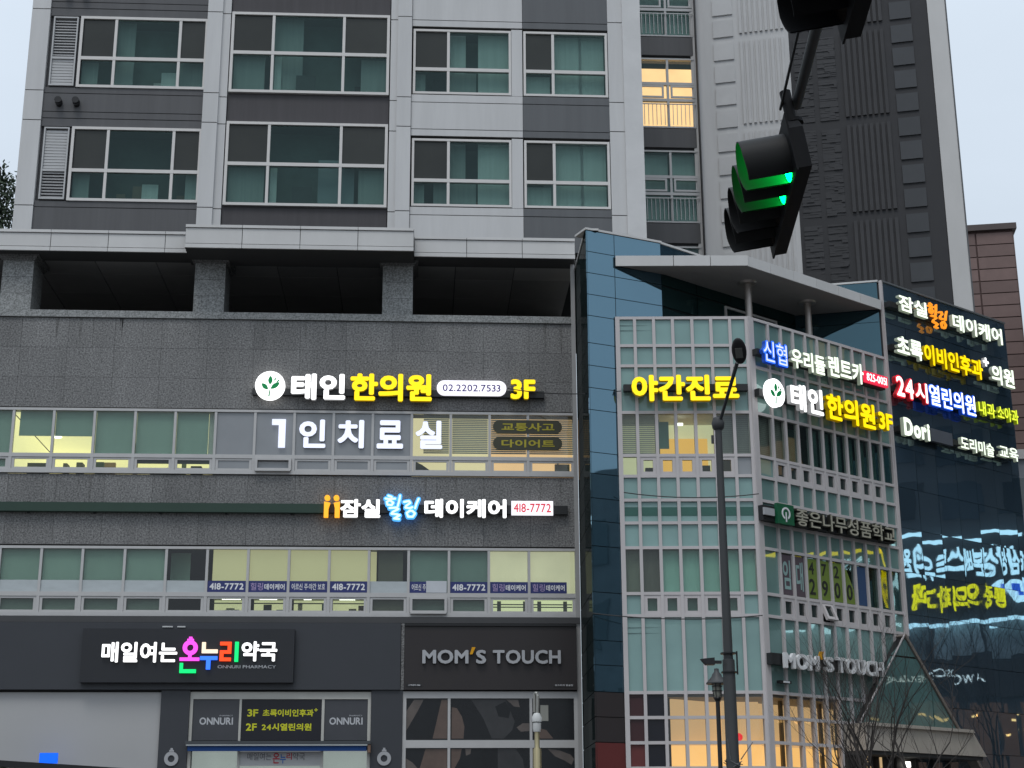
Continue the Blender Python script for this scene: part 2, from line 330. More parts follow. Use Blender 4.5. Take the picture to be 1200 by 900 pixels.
def leaf_logo(parent, fr, u, z, ru, rz, w):
    b = MB(fr); n = 28
    b.prism([(u + ru * math.cos(2 * math.pi * i / n), z + rz * math.sin(2 * math.pi * i / n)) for i in range(n)], w, w + 0.1); b.build('round_logo', W1, parent)
    def lf(cx, cz, l, wd, ang):
        pts = []
        for i in range(13):
            t = i / 12; pts.append((t * l, wd * math.sin(math.pi * t) ** 0.8))
        for i in range(11, 0, -1):
            t = i / 12; pts.append((t * l, -wd * math.sin(math.pi * t) ** 0.8))
        ca, sa = math.cos(R(ang)), math.sin(R(ang)); kx = ru / rz
        return [(u + ru * cx + (a * ca - b_ * sa) * ru, z + rz * cz + (a * sa + b_ * ca) * rz) for a, b_ in pts]
    for cx, cz, l, wd, an in ((0.0, 0.05, 0.62, 0.15, 88), (-0.12, -0.3, 0.62, 0.15, 135), (0.05, -0.25, 0.75, 0.16, 38), (0.28, 0.30, 0.26, 0.05, 70), (0.42, 0.2, 0.32, 0.05, 45)):
        q = MB(fr); q.prism(lf(cx, cz, l, wd, an), w + 0.101, w + 0.112); q.build('logo_leaf', LEAF, parent)
    q = MB(fr); q.prism([(u - 0.02 * ru, z - 0.3 * rz), (u + 0.05 * ru, z - 0.3 * rz), (u + 0.0 * ru, z - 0.8 * rz), (u - 0.1 * ru, z - 0.78 * rz)], w + 0.101, w + 0.11); q.build('logo_stem', LEAF, parent)
HIL = [[(0.10, 0.98), (0.20, 0.93)], [(0.02, 0.86), (0.16, 0.84), (0.30, 0.86)], [(0.17, 0.80), (0.06, 0.72), (0.08, 0.60), (0.20, 0.58), (0.25, 0.68), (0.16, 0.78)], [(0.44, 0.99), (0.42, 0.78), (0.38, 0.55)],
       [(0.14, 0.46), (0.34, 0.48), (0.40, 0.42), (0.24, 0.30), (0.20, 0.22), (0.34, 0.20), (0.44, 0.16), (0.28, 0.02), (0.42, 0.0)],
       [(0.56, 0.72), (0.70, 0.76), (0.74, 0.68), (0.62, 0.56), (0.60, 0.48), (0.72, 0.46), (0.80, 0.50)], [(0.98, 0.86), (0.92, 0.66), (0.88, 0.46)], [(0.74, 0.36), (0.64, 0.26), (0.68, 0.10), (0.82, 0.10), (0.88, 0.24), (0.80, 0.35), (0.72, 0.35)]]
def brush(parent, fr, u0, u1, z0, z1, w, depth, wd, mat, name='brush_letter'):
    '''flowing hand-brushed letters from strokes of even width with round ends'''
    for grp in (HIL[:5], HIL[5:]):
        q = MB(fr); k = 0
        for st in grp:
            P_ = [(u0 + a * (u1 - u0), z0 + b * (z1 - z0)) for a, b in st]
            for (a, b), (c, d) in zip(P_, P_[1:]):
                L_ = math.hypot(c - a, d - b); nx, nz_ = -(d - b) / L_ * wd, (c - a) / L_ * wd
                k += 1; q.prism([(a + nx, b + nz_), (c + nx, d + nz_), (c - nx, d - nz_), (a - nx, b - nz_)], w, w + depth - 0.0004 * (k % 5))
            for a, b in P_:
                k += 1; q.prism([(a + wd * math.cos(6.2832 * i / 10), b + wd * math.sin(6.2832 * i / 10)) for i in range(10)], w, w + depth + 0.0004 * (1 + k % 4))
        q.build(name, mat, parent)
def pill(parent, fr, u0, u1, z0, z1, w0, w1, mat, name='plate'):
    r = (z1 - z0) / 2; zc = (z0 + z1) / 2; b = MB(fr)
    pts = [(u1 - r + r * math.cos(t), zc + r * math.sin(t)) for t in [R(-90 + 180 * i / 12) for i in range(13)]] + [(u0 + r + r * math.cos(t), zc + r * math.sin(t)) for t in [R(90 + 180 * i / 12) for i in range(13)]]
    b.prism(pts, w0, w1); return b.build(name, mat, parent)

# ------------------------------------------------------------------ frames of the place (metres)
POD = Fr(0, 36, 0); TOW = Fr(0, 36.3, 0); BAY = Fr(0, 43, 0); SLAB = Fr(8.0, 43, -15.9)
FIN = Fr(3.62, 33.4, 22.3); FIN2 = Fr(5.45, 34.15, 36); GF = Fr(4.3, 33.68, -3.0); GA = Fr(7.307, 33.528, 36.0); RET = Fr(11.26, 36.4, -15.9)

# ------------------------------------------------------------------ ground
ASPH = M('asphalt', (0.05, 0.05, 0.052), rough=0.85, var=0.12, speck=0.25, ss=40); PAVE = M('pavement_blocks', (0.25, 0.24, 0.23), rough=0.85, var=0.1, speck=0.1)
g = MB(); g.box(-900, 900, -0.3, 0, -900, 900); o = g.build('ground', PAVE); o['kind'] = 'structure'
g = MB(); g.box(-300, 300, 0.0, 0.004, 8, -27); o = g.build('road', ASPH); o['kind'] = 'structure'
g = MB(); g.box(16, 24, 0.0, 0.004, -27.2, -300); o = g.build('side_road', ASPH); o['kind'] = 'structure'
g = MB(); g.box(-60, 15.5, 0.001, 0.14, -27.3, -34); o = g.build('pavement', PAVE); o['kind'] = 'structure'
g = MB()
for i in range(-20, 20): g.box(i * 4, i * 4 + 2, 0.005, 0.008, -12, -12.15)
o = g.build('road_marking', WHITEP); o['kind'] = 'structure'

# ------------------------------------------------------------------ granite podium
P = thing('commercial_building', 'low grey granite commercial block with two long window strips above the shops', 'building', (-3, 36, 0))
XL, XR = -14.0, 3.59
b = MB(POD); b.box(XL, XR, 0, 5.0, -7, -0.5); b.build('ground_floor_core', DARKIN, P)
pc('wall', POD, XL, XR, 8.47, 10.15, -0.6, -0.05, JOINT, P); pc('wall', POD, XL, XR, 11.73, 14.0, -0.6, -0.05, JOINT, P); pc('wall', POD, XL, XR, 4.95, 6.86, -0.6, -0.02, JOINT, P)
def slabs(fr, u0, u1, z0, z1, cols, rows, w0, w1, mat, parent, gap=0.005, name='granite_slab', shift=0):
    du = (u1 - u0) / cols; dz = (z1 - z0) / rows
    for r in range(rows):
        for c in range(cols):
            pc(name, fr, u0 + c * du + gap / 2, u0 + (c + 1) * du - gap / 2, z0 + r * dz + gap / 2, z0 + (r + 1) * dz - gap / 2, w0, w1 + random.choice((0, 0, 0.001, 0.002)), mat, parent)
slabs(POD, XL + 0.02, XR - 0.02, 11.75, 13.96, 16, 3, -0.05, 0, GRAN, P)
slabs(POD, XL + 0.02, XR - 0.02, 8.49, 10.14, 16, 2, -0.05, 0, GRAN, P)
pc('parapet_coping', POD, XL, XR, 13.97, 14.14, -0.5, 0.05, GRAN_L, P)
pc('window_head_ledge', POD, XL, XR, 6.70, 6.84, -0.05, 0.10, M('dark_ledge', (0.06, 0.06, 0.062), rough=0.6), P)
# terrace
pc('terrace_floor', POD, XL, XR, 13.7, 13.96, -6, -0.51, JOINT, P)
pc('terrace_back_wall', POD, XL, XR, 13.96, 15.9, -6.3, -4.2, M('terrace_wall', (0.10, 0.10, 0.10), rough=0.8), P)
for i in range(12):
    for j in range(3):
        pc('ceiling_panel', POD, XL + i * 1.47 + 0.01, XL + (i + 1) * 1.47 - 0.01, 15.60, 15.64, -4.2 + j * 1.4 + 0.01, -4.2 + (j + 1) * 1.4 - 0.01, M('terrace_ceiling', (0.34, 0.33, 0.32), rough=0.7, jit=0.15), P)
pc('terrace_ceiling_void', POD, XL, XR, 15.65, 15.9, -6, -0.3, JOINT, P)
for u in (-9.81, -5.235, -0.71):
    pl = pc('pillar', POD, u - 0.355, u + 0.355, 14.14, 15.4, -0.9, 0.0, JOINT, P)
    for k in range(3):
        pc('pillar_slab', POD, u - 0.365, u + 0.365, 14.143 + k * 0.42, 14.137 + (k + 1) * 0.42, -0.91, 0.012, GRAN_L, P)
    c = MB(POD)
    c.box(u - 0.40, u + 0.40, 15.40, 15.44, -0.95, 0.04); c.box(u - 0.44, u + 0.44, 15.443, 15.50, -0.97, 0.08); c.box(u - 0.49, u + 0.49, 15.503, 15.60, -1.0, 0.12); c.build('pillar_capital', GRAN, P)
# fascia
def fascia(u0, u1, w, z0, z1, joints):
    pc('fascia_back', POD, u0, u1, z0 + 0.01, z1 - 0.01, -0.3, w - 0.03, JOINT, P)
    js = [u0] + joints + [u1]
    for a, b_ in zip(js, js[1:]):
        pc('fascia_panel', POD, a + 0.008, b_ - 0.008, z0 + 0.115, z1 - 0.085, w - 0.03, w, PALE2, P)
        pc('fascia_trim', POD, a + 0.006, b_ - 0.006, z1 - 0.07, z1, w - 0.03, w + 0.03, PALE2, P)
        pc('fascia_trim', POD, a + 0.006, b_ - 0.006, z0, z0 + 0.095, w - 0.03, w + 0.015, PALE2, P)
fascia(XL, -5.745, 0.4, 15.51, 16.04, [-13.1, -11.73, -10.36, -9.0, -7.64, -6.29])
fascia(-5.74, -0.325, 0.9, 15.45, 16.03, [-4.4, -3.03, -1.66])
fascia(-0.32, XR, 0.4, 15.51, 16.03, [0.95, 2.30])
pc('fascia_soffit', POD, XL, XR, 15.655, 15.70, -0.29, 0.35, JOINT, P)
# window strips
M3 = [-10.53, -9.6, -8.67, -7.73, -6.79, -5.86, -4.92, -4.0, -3.08, -2.16, -1.24, -0.32, 0.6, 1.52, 2.43, 3.55]
M2 = [-10.52, -9.63, -8.70, -7.77, -6.82, -5.88, -4.95, -4.02, -3.09, -2.17, -1.26, -0.35, 0.58, 1.5, 2.43, 3.53]
M3 = [-13.3, -12.37, -11.45] + M3; M2 = [-13.3, -12.35, -11.4] + M2
LITBL = E('lit_cream_blind', (0.66, 0.60, 0.36), 0.60, var=0.03, ns=1.0)
LITBL2 = E('lit_cloudy_blind', (0.80, 0.74, 0.52), 0.62, var=0.2, ns=1.2)
VEN = M('venetian_slats', (0.36, 0.36, 0.36), rough=0.6)
ROOMY = E('lit_yellow_room', (0.98, 0.90, 0.50), 0.85, var=0.05, ns=0.7); ROOMW = E('lit_warm_room', (1.0, 0.62, 0.33), 0.95, var=0.06, ns=1.0); ROOMC = E('lit_cream_room', (0.95, 0.80, 0.50), 0.85, var=0.06, ns=1)
LAMP = E('room_lamp', (1, 0.97, 0.9), 3.0)
SILH = M('room_furniture', (0.08, 0.09, 0.07), rough=0.8)
def venetian(parent, fr, u0, u1, z0, z1, w, mat=VEN, step=0.045):
    q = MB(fr); z = z0
    while z < z1 - 0.01: q.box(u0, u1, z, z + step * 0.72, w - 0.004, w); z += step
    return q.build('venetian_blind', mat, parent)
def strip(zb, zm0, zm1, zt, mull, types, lows, opens):
    W = len(mull) - 1
    q = MB(POD); u0, u1 = mull[0], mull[-1]
    q.box(u0, u1, zt - 0.06, zt, -0.06, 0.035); q.box(u0, u1, zb, zb + 0.09, -0.06, 0.045)
    q.box(u0, u1, zm0, zm1, -0.06, 0.03)
    for u in mull: q.box(u - 0.035, u + 0.035, zb + 0.09, zm0, -0.06, 0.028); q.box(u - 0.03, u + 0.03, zm1, zt - 0.06, -0.06, 0.028)
    fm = q.build('window_strip', FRAMEP, P)
    for i in range(W):
        a, b_ = mull[i] + 0.03, mull[i + 1] - 0.03
        types(i, fm, a, b_, zm1, zt - 0.06)
        # lower sash
        a2, b2, c2, d2 = mull[i] + 0.035, mull[i + 1] - 0.035, zb + 0.09, zm0
        op = i in opens
        s = MB(POD); s.frame(a2 + 0.004, b2 - 0.004, c2 + 0.004, d2 - 0.004, 0.06, (0.035 if op else -0.03), (0.09 if op else 0.012), 0.045)
        if op: s.box(a2 + 0.02, b2 - 0.02, c2 - 0.03, c2 + 0.0, 0.02, 0.14)
        s.build('sash', FRAMEP, fm)
        lows(i, fm, a2 + 0.064, b2 - 0.064, c2 + 0.049, d2 - 0.049)
    pc('strip_void', POD, u0, u1, zb, zt, -6.5, -6.4, DARKIN, P)
    pc('strip_floor', POD, u0, u1, zb - 0.2, zb, -6.5, -0.07, DARKIN, P)
    return fm
def view(fm, fr, a, b_, c, d, mat=GL_VIEW, w=-0.01): return pc('pane', fr, a, b_, c, d, w - 0.006, w, mat, fm)
def t3(i, fm, a, b_, c, d):
    k = i - 4
    if 5 <= k <= 9 - 1 + 0 or k in (5, 6, 7, 8, 9):
        view(fm, POD, a, b_, c, d, GREYFILM); return
    view(fm, POD, a, b_, c, d)
    if k < 0 or k in (2, 3, 4):
        pc('roller_blind', POD, a, b_ - (0.14 if k == 4 else 0), c, d, -0.09, -0.08, TEALBL, P)
        if k == 4: pc('roller_blind', POD, b_ - 0.135, b_, c, d, -0.12, -0.11, CURT, P)
    elif k in (0, 1):
        pc('roller_blind', POD, a + (0.1 if k == 0 else 0), b_, c + (d - c) * 0.42, d, -0.09, -0.08, TEALBL, P)
    elif k >= 10:
        venetian(P, POD, a + (0.25 if k == 10 else 0.01), b_ - 0.01, c + 0.1, d, -0.10)
        pc('room_wall', POD, a - 0.03, b_ + 0.03, c - 0.6, d + 0.1, -0.66, -0.65, (ROOMC if k < 12 else ROOMW), P)
        if k >= 12: pc('ceiling_lamp', POD, (a + b_) / 2 - 0.1, (a + b_) / 2 + 0.08, d - 0.16, d - 0.13, -0.07, -0.06, LAMP, P)
def l3(i, fm, a, b_, c, d):
    k = i - 4
    if k in (5, 6, 7, 8, 9): view(fm, POD, a, b_, c, d, GREYFILM); return
    view(fm, POD, a, b_, c, d)
    if k < 0: pc('roller_blind', POD, a, b_, c, d, -0.09, -0.08, TEALBL, P)
    if k in (3, 4): pc('roller_blind', POD, a - 0.04, b_ + 0.04, c + (d - c) * 0.62, d + 0.06, -0.09, -0.08, M('dark_blind', (0.08, 0.10, 0.09)), P)
    if k == 10:
        q = MB(POD); q.prism([(a, c), (a + 0.4, c), (a + 0.15, c + 0.18), (a, c + 0.25)], -0.3, -0.2); q.build('waiting_chair', SILH, P)
    if k == 13:
        q = MB(POD); q.box(a + 0.55, a + 0.9, c, c + 0.22, -0.3, -0.2); q.box(a + 0.6, a + 0.64, c, c + 0.3, -0.19, -0.18); q.build('waiting_chair', M('grey_chair', (0.3, 0.3, 0.28)), P)
strip(10.16, 10.54, 10.63, 11.72, M3, t3, l3, {10, 11} - {11})
# lit room behind the left panes of the third floor
pc('room_wall', POD, -9.62, -5.2, 9.9, 11.9, -4.0, -3.9, ROOMY, P); pc('room_ceiling', POD, -9.62, -4.93, 11.62, 11.66, -3.9, -0.15, ROOMY, P)
pc('room_partition', POD, -4.95, -4.93, 10.0, 11.6, -3.9, -0.15, DARKIN, P); pc('room_partition', POD, -9.66, -9.63, 10.0, 11.6, -3.9, -0.15, ROOMY, P)
for u, y in ((-8.3, -1.6), (-7.5, -1.5), (-7.9, -2.6), (-6.4, -1.8), (-9.1, -2.2)):
    q = MB(POD); q.ring(u, 0, 0, 0.13, 0, 0.02, n=12); q.fr = Fr(0, 0, 0); q.v = [(x, 36 - y + zz, 11.60 + yy * 0.5) for x, yy, zz in q.v]; q.build('ceiling_lamp', LAMP, P)
for u0, u1, h, y in ((-9.4, -8.95, 0.34, -0.8), (-6.55, -6.2, 0.26, -1.0), (-6.1, -5.8, 0.2, -0.6), (-5.55, -5.3, 0.27, -0.7), (-8.75, -8.6, 0.9, -3.0), (-9.1, -9.0, 0.9, -3.1)):
    pc('cabinet', POD, u0, u1, 10.16, 10.25 + h, y - 0.3, y, SILH, P)
for u0, u1, h0, h1, y, m_ in ((-8.3, -7.9, 10.7, 11.3, -3.6, 'frame_brown'), (-7.3, -7.2, 10.5, 11.6, -2.8, 'frame_brown'), (-6.0, -5.9, 10.3, 11.2, -2.2, 'olive_locker'), (-7.75, -7.55, 10.16, 10.55, -0.5, 'olive_locker')): pc('room_fitting', POD, u0, u1, h0, h1, y - 0.1, y, M(m_, (0.28, 0.2, 0.12) if m_[0] == 'f' else (0.15, 0.22, 0.12)), P)
def t2(i, fm, a, b_, c, d):
    k = i - 4; hz = c + (d - c) * 0.27
    view(fm, POD, a, b_, c, d)
    if k < 4: pc('roller_blind', POD, a, b_, c, d, -0.09, -0.08, TEALBL, P)
    elif k in (5, 6, 7, 8): pc('roller_blind', POD, a + (0.09 if k == 5 else 0), b_, c - 0.02, d + 0.02, -0.09, -0.08, LITBL, P)
    elif k == 9:
        pc('roller_blind', POD, a + 0.18, b_ - 0.1, c, d, -0.13, -0.12, M('brown_blind', (0.16, 0.15, 0.12)), P); pc('roller_blind', POD, a, a + 0.14, c, d, -0.2, -0.19, LITBL, P)
    elif k in (10, 11): pc('roller_blind', POD, a, b_, c, d, -0.09, -0.08, M('blue_teal_blind', (0.30, 0.42, 0.40), jit=0.04), P)
    elif k >= 12: pc('roller_blind', POD, a, b_, c, d, -0.09, -0.08, LITBL2, P)
    if k == 4: pc('curtain', POD, a + 0.0, a + 0.45, c, d, -0.5, -0.49, TEALBL, P)
    if k <= 4 or k == 9:
        pc('frosted_strip', POD, a, b_, c, hz, -0.008, -0.004, FROST, fm)
CLC = [M('clutter_dark', (0.05, 0.07, 0.055)), M('clutter_green', (0.07, 0.14, 0.08)), M('clutter_teal', (0.12, 0.30, 0.28)), M('clutter_tan', (0.35, 0.24, 0.14)), M('clutter_pale', (0.6, 0.58, 0.42))]
def clutter(a, b_, c, d, k):
    rr = random.Random(k * 7 + 1)
    pc('room_wall', POD, a - 0.06, b_ + 0.06, c - 0.15, d + 0.25, -1.3, -1.28, E('lit_daycare_wall', (0.80, 0.80, 0.48), 0.62, var=0.12, ns=2.5), P)
    pc('room_ceiling', POD, a - 0.06, b_ + 0.06, d + 0.16, d + 0.18, -1.27, -0.15, M('daycare_ceiling', (0.5, 0.5, 0.4)), P)
    pc('ceiling_lamp', POD, a + 0.1 + rr.random() * 0.2, a + 0.3 + rr.random() * 0.3, d + 0.12, d + 0.14, -0.9, -0.8, LAMP, P)
    x = a
    while x < b_ - 0.05:
        w_ = rr.uniform(0.05, 0.2); h = rr.uniform(0.03, 0.24) if k != 7 else rr.uniform(0.1, 0.3); y = -rr.uniform(0.3, 1.1)
        if rr.random() < 0.75: pc('shelf_clutter', POD, x, min(x + w_, b_), c - 0.05, c + h, y - 0.08, y, CLC[rr.choice((0, 0, 1, 1, 2, 3, 4) if k < 8 else (1, 2, 2, 3, 4, 4))], P)
        x += w_ * rr.uniform(0.7, 1.3)
    q = MB(POD); q.box(a, b_, d - 0.06, d - 0.035, -0.35, -0.34); q.build('curtain_rod', CLC[0], P)
def l2(i, fm, a, b_, c, d):
    k = i - 4
    view(fm, POD, a, b_, c, d, w=(0.07 if k == 10 else -0.01))
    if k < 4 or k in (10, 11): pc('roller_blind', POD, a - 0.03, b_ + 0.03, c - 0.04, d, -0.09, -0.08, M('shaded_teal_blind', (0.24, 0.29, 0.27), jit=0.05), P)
    elif k in (5, 6, 7, 8): clutter(a, b_, c, d, k)
    elif k == 9: pc('roller_blind', POD, a, b_, c, d, -0.09, -0.08, M('brown_blind', (0.16, 0.15, 0.12)), P)
    elif k >= 12:
        pc('room_wall', POD, a - 0.05, b_ + 0.05, c - 0.1, d + 0.1, -0.45, -0.44, E('lit_pale_wall', (0.9, 0.95, 0.6), 0.7), P)
        q = MB(POD)
        for x in (0.1, 0.7): q.box(a + x, a + x + 0.09, c, d, -0.2, -0.19)
        q.box(a, b_, c + 0.11, c + 0.135, -0.18, -0.17); q.box(a, b_, c + 0.17, c + 0.195, -0.18, -0.17); q.build('inner_bars', M('inner_bar_paint', (0.2, 0.21, 0.16)), P)
strip(6.85, 7.30, 7.40, 8.45, M2, t2, l2, {14})
# corner trim pole
q = MB(POD); q.box(3.5, 3.6, 3.0, 15.5, 0.0, 0.06); q.build('corner_trim', M('trim_metal', (0.40, 0.39, 0.38), rough=0.4, metal=0.3), P)

pc('rear_wall', POD, XL, XR, 0.0, 13.9, -7.2, -6.6, DARKIN, P)
pc('strip_ceiling', POD, XL, XR, 8.475, 8.52, -6.5, -0.62, DARKIN, P); pc('strip_ceiling', POD, XL, XR, 11.74, 11.80, -6.5, -0.62, DARKIN, P)
# narrow rain stains under the sills
ST = M('rain_stain', (0.128, 0.126, 0.122), rough=0.7, var=0.3, ns=3, stretch=(4, 4, 0.5), speck=0.55, ss=26)
rs = random.Random(21)
for zt_ in (13.955, 10.135):
    for k in range(15):
        u = rs.uniform(XL + 3.5, XR - 0.3); w_ = rs.uniform(0.012, 0.05); h = rs.uniform(0.15, 0.9)
        q = MB(POD); q.prism([(u - w_, zt_), (u + w_, zt_), (u + w_ * 0.3, zt_ - h), (u - w_ * 0.2, zt_ - h)], 0.0035, 0.0045); q.build('rain_stain', ST, P)
# shop fronts
pc('fascia_board', POD, XL, -0.50, 5.20, 6.69, -0.01, 0.15, FABR, P)
slabs(POD, -0.49, -0.415, 5.20, 6.69, 1, 3, -0.01, 0.12, GRAN, P)
pc('fascia_board', POD, -0.41, 3.49, 5.20, 6.62, -0.01, 0.16, BROWNP, P)
q = MB(POD); q.box(-0.41, 3.49, 6.625, 6.68, 0.0, 0.2); q.build('fascia_cap', BLACK, P)
pc('shop_pier', POD, -5.80, -5.17, 0, 5.19, -0.1, 0.10, FABR, P); pc('shop_pier', POD, -1.14, -0.44, 0, 5.19, -0.1, 0.10, FABR, P)
pc('blank_shop_panel', POD, XL, -5.81, 2.2, 5.15, -0.05, 0.02, M('pale_grey_sheet', (0.43, 0.425, 0.42), rough=0.6, var=0.03, ns=0.5), P)
q = MB(POD); q.frame(-5.165, -1.145, 2.0, 5.16, 0.07, -0.05, 0.05, 0.16); q.box(-4.07, -4.02, 2.0, 5.0, -0.05, 0.045); q.box(-2.24, -2.18, 2.0, 5.0, -0.05, 0.045)
fr1 = q.build('shop_window', M('shop_frame', (0.50, 0.49, 0.45), rough=0.5), P)
GREYP = M('grey_vinyl', (0.060, 0.062, 0.070), rough=0.35); BLKP = M('black_vinyl', (0.012, 0.012, 0.018), rough=0.3)
for a, b_, mt_ in ((-5.095, -4.07, GREYP), (-4.02, -2.24, BLKP), (-2.18, -1.215, GREYP)):
    pc('window_panel', POD, a, b_, 4.10, 5.0, 0.0, 0.02, mt_, fr1)
    pc('pane', POD, a, b_, 2.1, 3.86, 0.0, 0.01, GL_VIEW, fr1)
pc('room_wall', POD, -5.1, -1.2, 2.0, 3.9, -0.3, -0.25, E('lit_pharmacy_interior', (0.62, 0.64, 0.66), 0.5, var=0.1, ns=2), P)
for u0, u1 in ((-5.0, -4.14), (-2.12, -1.27)):
    a, b_ = (u0 + u1) / 2 - 0.37, (u0 + u1) / 2 + 0.37
    text(P, POD, 'ONNURI', a, b_, 4.44, 4.60, 0.021, M('silver_print', (0.5, 0.51, 0.53)), bold=0.03, depth=0.004, name='printed_letter')
    text(P, POD, 'PHARMACY', b_ - 0.3, b_ - 0.01, 4.625, 4.655, 0.021, M('silver_print', (0.5, 0.51, 0.53)), bold=0.0, depth=0.004, name='printed_letter')
text(P, POD, '3F', -3.89, -3.65, 4.62, 4.78, 0.021, TXT_YEL, bold=0.03, depth=0.004, name='printed_letter')
text(P, POD, '초록이비인후과', -3.55, -2.42, 4.62, 4.78, 0.021, TXT_YEL, bold=0.035, depth=0.004, name='printed_letter')
text(P, POD, '+', -2.41, -2.33, 4.73, 4.80, 0.021, TXT_YEL, bold=0.03, depth=0.004, name='printed_letter')
text(P, POD, '2F', -3.91, -3.67, 4.31, 4.47, 0.021, TXT_YEL, bold=0.03, depth=0.004, name='printed_letter')
text(P, POD, '24시열린의원', -3.56, -2.46, 4.31, 4.47, 0.021, TXT_YEL, bold=0.035, depth=0.004, name='printed_letter')
A_ = thing('roller_awning', 'rolled up blue awning in its metal case over the pharmacy window', 'awning', (-3.1, 35.8, 3.9))
pc('awning_case', POD, -5.19, -1.13, 4.0, 4.07, 0.06, 0.30, M('awning_case_metal', (0.08, 0.085, 0.09), rough=0.4, metal=0.5), A_)
pc('case_lip', POD, -5.17, -1.2, 3.965, 3.995, 0.08, 0.31, M('awning_lip', (0.4, 0.42, 0.42), rough=0.4, metal=0.4), A_)
q = MB(POD); q.prism([(-5.14, 3.86), (-1.22, 3.86), (-1.22, 3.96), (-5.14, 3.96)], 0.1, 0.26); q.build('awning_cloth', M('blue_awning', (0.01, 0.06, 0.22), rough=0.7), A_)
q = MB(POD); q.box(-1.19, -1.13, 3.82, 3.99, 0.08, 0.28); q.build('end_bracket', M('rusty_bracket', (0.2, 0.12, 0.08)), A_)
T_ = thing('window_lettering', 'grey and coloured pharmacy name lettering on the glass below the blue awning', 'sign', (-3.1, 36, 3.6))
gy = M('grey_print', (0.12, 0.12, 0.13)); pc('backing_strip', POD, -4.02, -2.24, 3.55, 3.86, 0.011, 0.02, M('pale_strip', (0.5, 0.5, 0.5)), T_)
text(T_, POD, '매일여는', -3.85, -3.32, 3.67, 3.83, 0.021, gy, bold=0.0, depth=0.004)
text(T_, POD, '온', -3.29, -3.14, 3.60, 3.83, 0.021, M('red_lettering', (0.5, 0.03, 0.05)), bold=0.02, depth=0.004)
text(T_, POD, '누', -3.13, -3.00, 3.60, 3.80, 0.021, M('blue_lettering', (0.03, 0.15, 0.5)), bold=0.02, depth=0.004)
text(T_, POD, '리', -2.99, -2.87, 3.68, 3.83, 0.021, M('red_lettering', (0.5, 0.03, 0.05)), bold=0.02, depth=0.004)
text(T_, POD, '약국', -2.85, -2.58, 3.67, 3.83, 0.021, gy, bold=0.0, depth=0.004)
for u in (-5.50, -0.83):
    e_ = thing('ring_emblem', 'silver ring emblem on the dark pier ' + ('left of the pharmacy window' if u < -2 else 'between pharmacy and burger shop'), 'emblem', (u, 35.88, 3.7), 'ring emblems on the shop piers')
    q = MB(POD); q.ring(u, 3.70, 0.075, 0.155, 0.10, 0.13); q.box(u - 0.05, u + 0.05, 3.845, 3.89, 0.10, 0.13); q.box(u - 0.025, u + 0.025, 3.89, 3.93, 0.10, 0.13); q.build('ring', SILV, e_)
q = thing('sloping_canopy_beam', 'dark sloping canopy beam along the foot of the pale blank shop panel', 'canopy', (-10, 35.3, 3.5))
b = MB(Fr(0, 35.2, 0)); b.prism([(-14, 3.95), (-5.75, 3.42), (-5.75, 3.30), (-14, 3.80)], -0.6, 0.1); b.build('beam', BLACK, q)
b = MB(Fr(0, 35.2, 0)); b.prism([(-14, 3.795), (-9.0, 3.49), (-9.0, 3.2), (-14, 3.2)], -0.5, 0.0); b.build('under_panel', M('olive_panel', (0.25, 0.26, 0.17)), q)
q = thing('blue_square_sign', 'small plain bright blue square sign at the foot of the pale panel', 'sign', (-8.1, 35.85, 3.7))
b = MB(POD); b.box(-8.25, -7.87, 3.58, 3.80, 0.5, 0.6); b.build('board', E('lit_blue_board', (0.0, 0.13, 0.95), 0.8), q)
# burger shop windows with a large photo print
q = MB(POD); q.frame(-0.435, 3.5, 0.3, 5.17, 0.08, -0.05, 0.06, 0.15); q.box(0.575, 0.635, 0.45, 5.02, -0.05, 0.055); q.box(2.415, 2.475, 0.45, 5.02, -0.05, 0.055); q.box(-0.355, 3.42, 3.93, 4.10, -0.05, 0.057)
fr2 = q.build('shop_window', FRAMEP, P)
PH = M('dark_portrait_print', (0.011, 0.012, 0.014), rough=0.22, var=0.3, ns=1.2)
for a, b_ in ((-0.355, 0.575), (0.635, 2.415), (2.475, 3.42)):
    pc('window_print', POD, a, b_, 4.10, 5.02, 0.0, 0.02, PH, fr2); pc('window_print', POD, a, b_, 0.45, 3.93, 0.0, 0.02, PH, fr2)
def prn(mat, pts, k=0, low=False):
    q = MB(POD); q.prism([(-0.43 + (x - 472) * 0.01918, 5.01 - (y - 819) * 0.0186) for x, y in pts], 0.0205 + 0.001 * k, 0.021 + 0.001 * k); q.build('print_patch', mat, fr2)
SK = M('dim_skin_print', (0.12, 0.085, 0.07), rough=0.25, var=0.2, ns=2.5); SK2 = M('grey_skin_print', (0.12, 0.10, 0.09), rough=0.25, var=0.2, ns=3); GB_ = M('grey_cloth_print', (0.042, 0.042, 0.044), rough=0.25, var=0.3, ns=2)
prn(SK, [(517, 820), (524, 820), (524, 866), (507, 866), (511, 848)]); prn(SK2, [(473, 838), (485, 820), (496, 820), (489, 834), (480, 850), (473, 862)])
prn(SK, [(529, 829), (535, 830), (541, 840), (544, 852), (543, 866), (529, 866)]); prn(GB_, [(552, 820), (592, 820), (598, 834), (603, 846), (600, 856), (590, 866), (576, 866), (566, 842)]); prn(SK2, [(593, 820), (607, 820), (609, 829), (602, 828), (598, 824)], 1); prn(SK2, [(605, 853), (612, 848), (620, 848), (620, 857), (610, 858)], 1)
prn(M('black_print', (0.01, 0.011, 0.013), rough=0.25), [(580, 828), (592, 822), (598, 832), (596, 842), (584, 840)], 1); prn(SK, [(628, 853), (640, 856), (648, 866), (628, 866)])
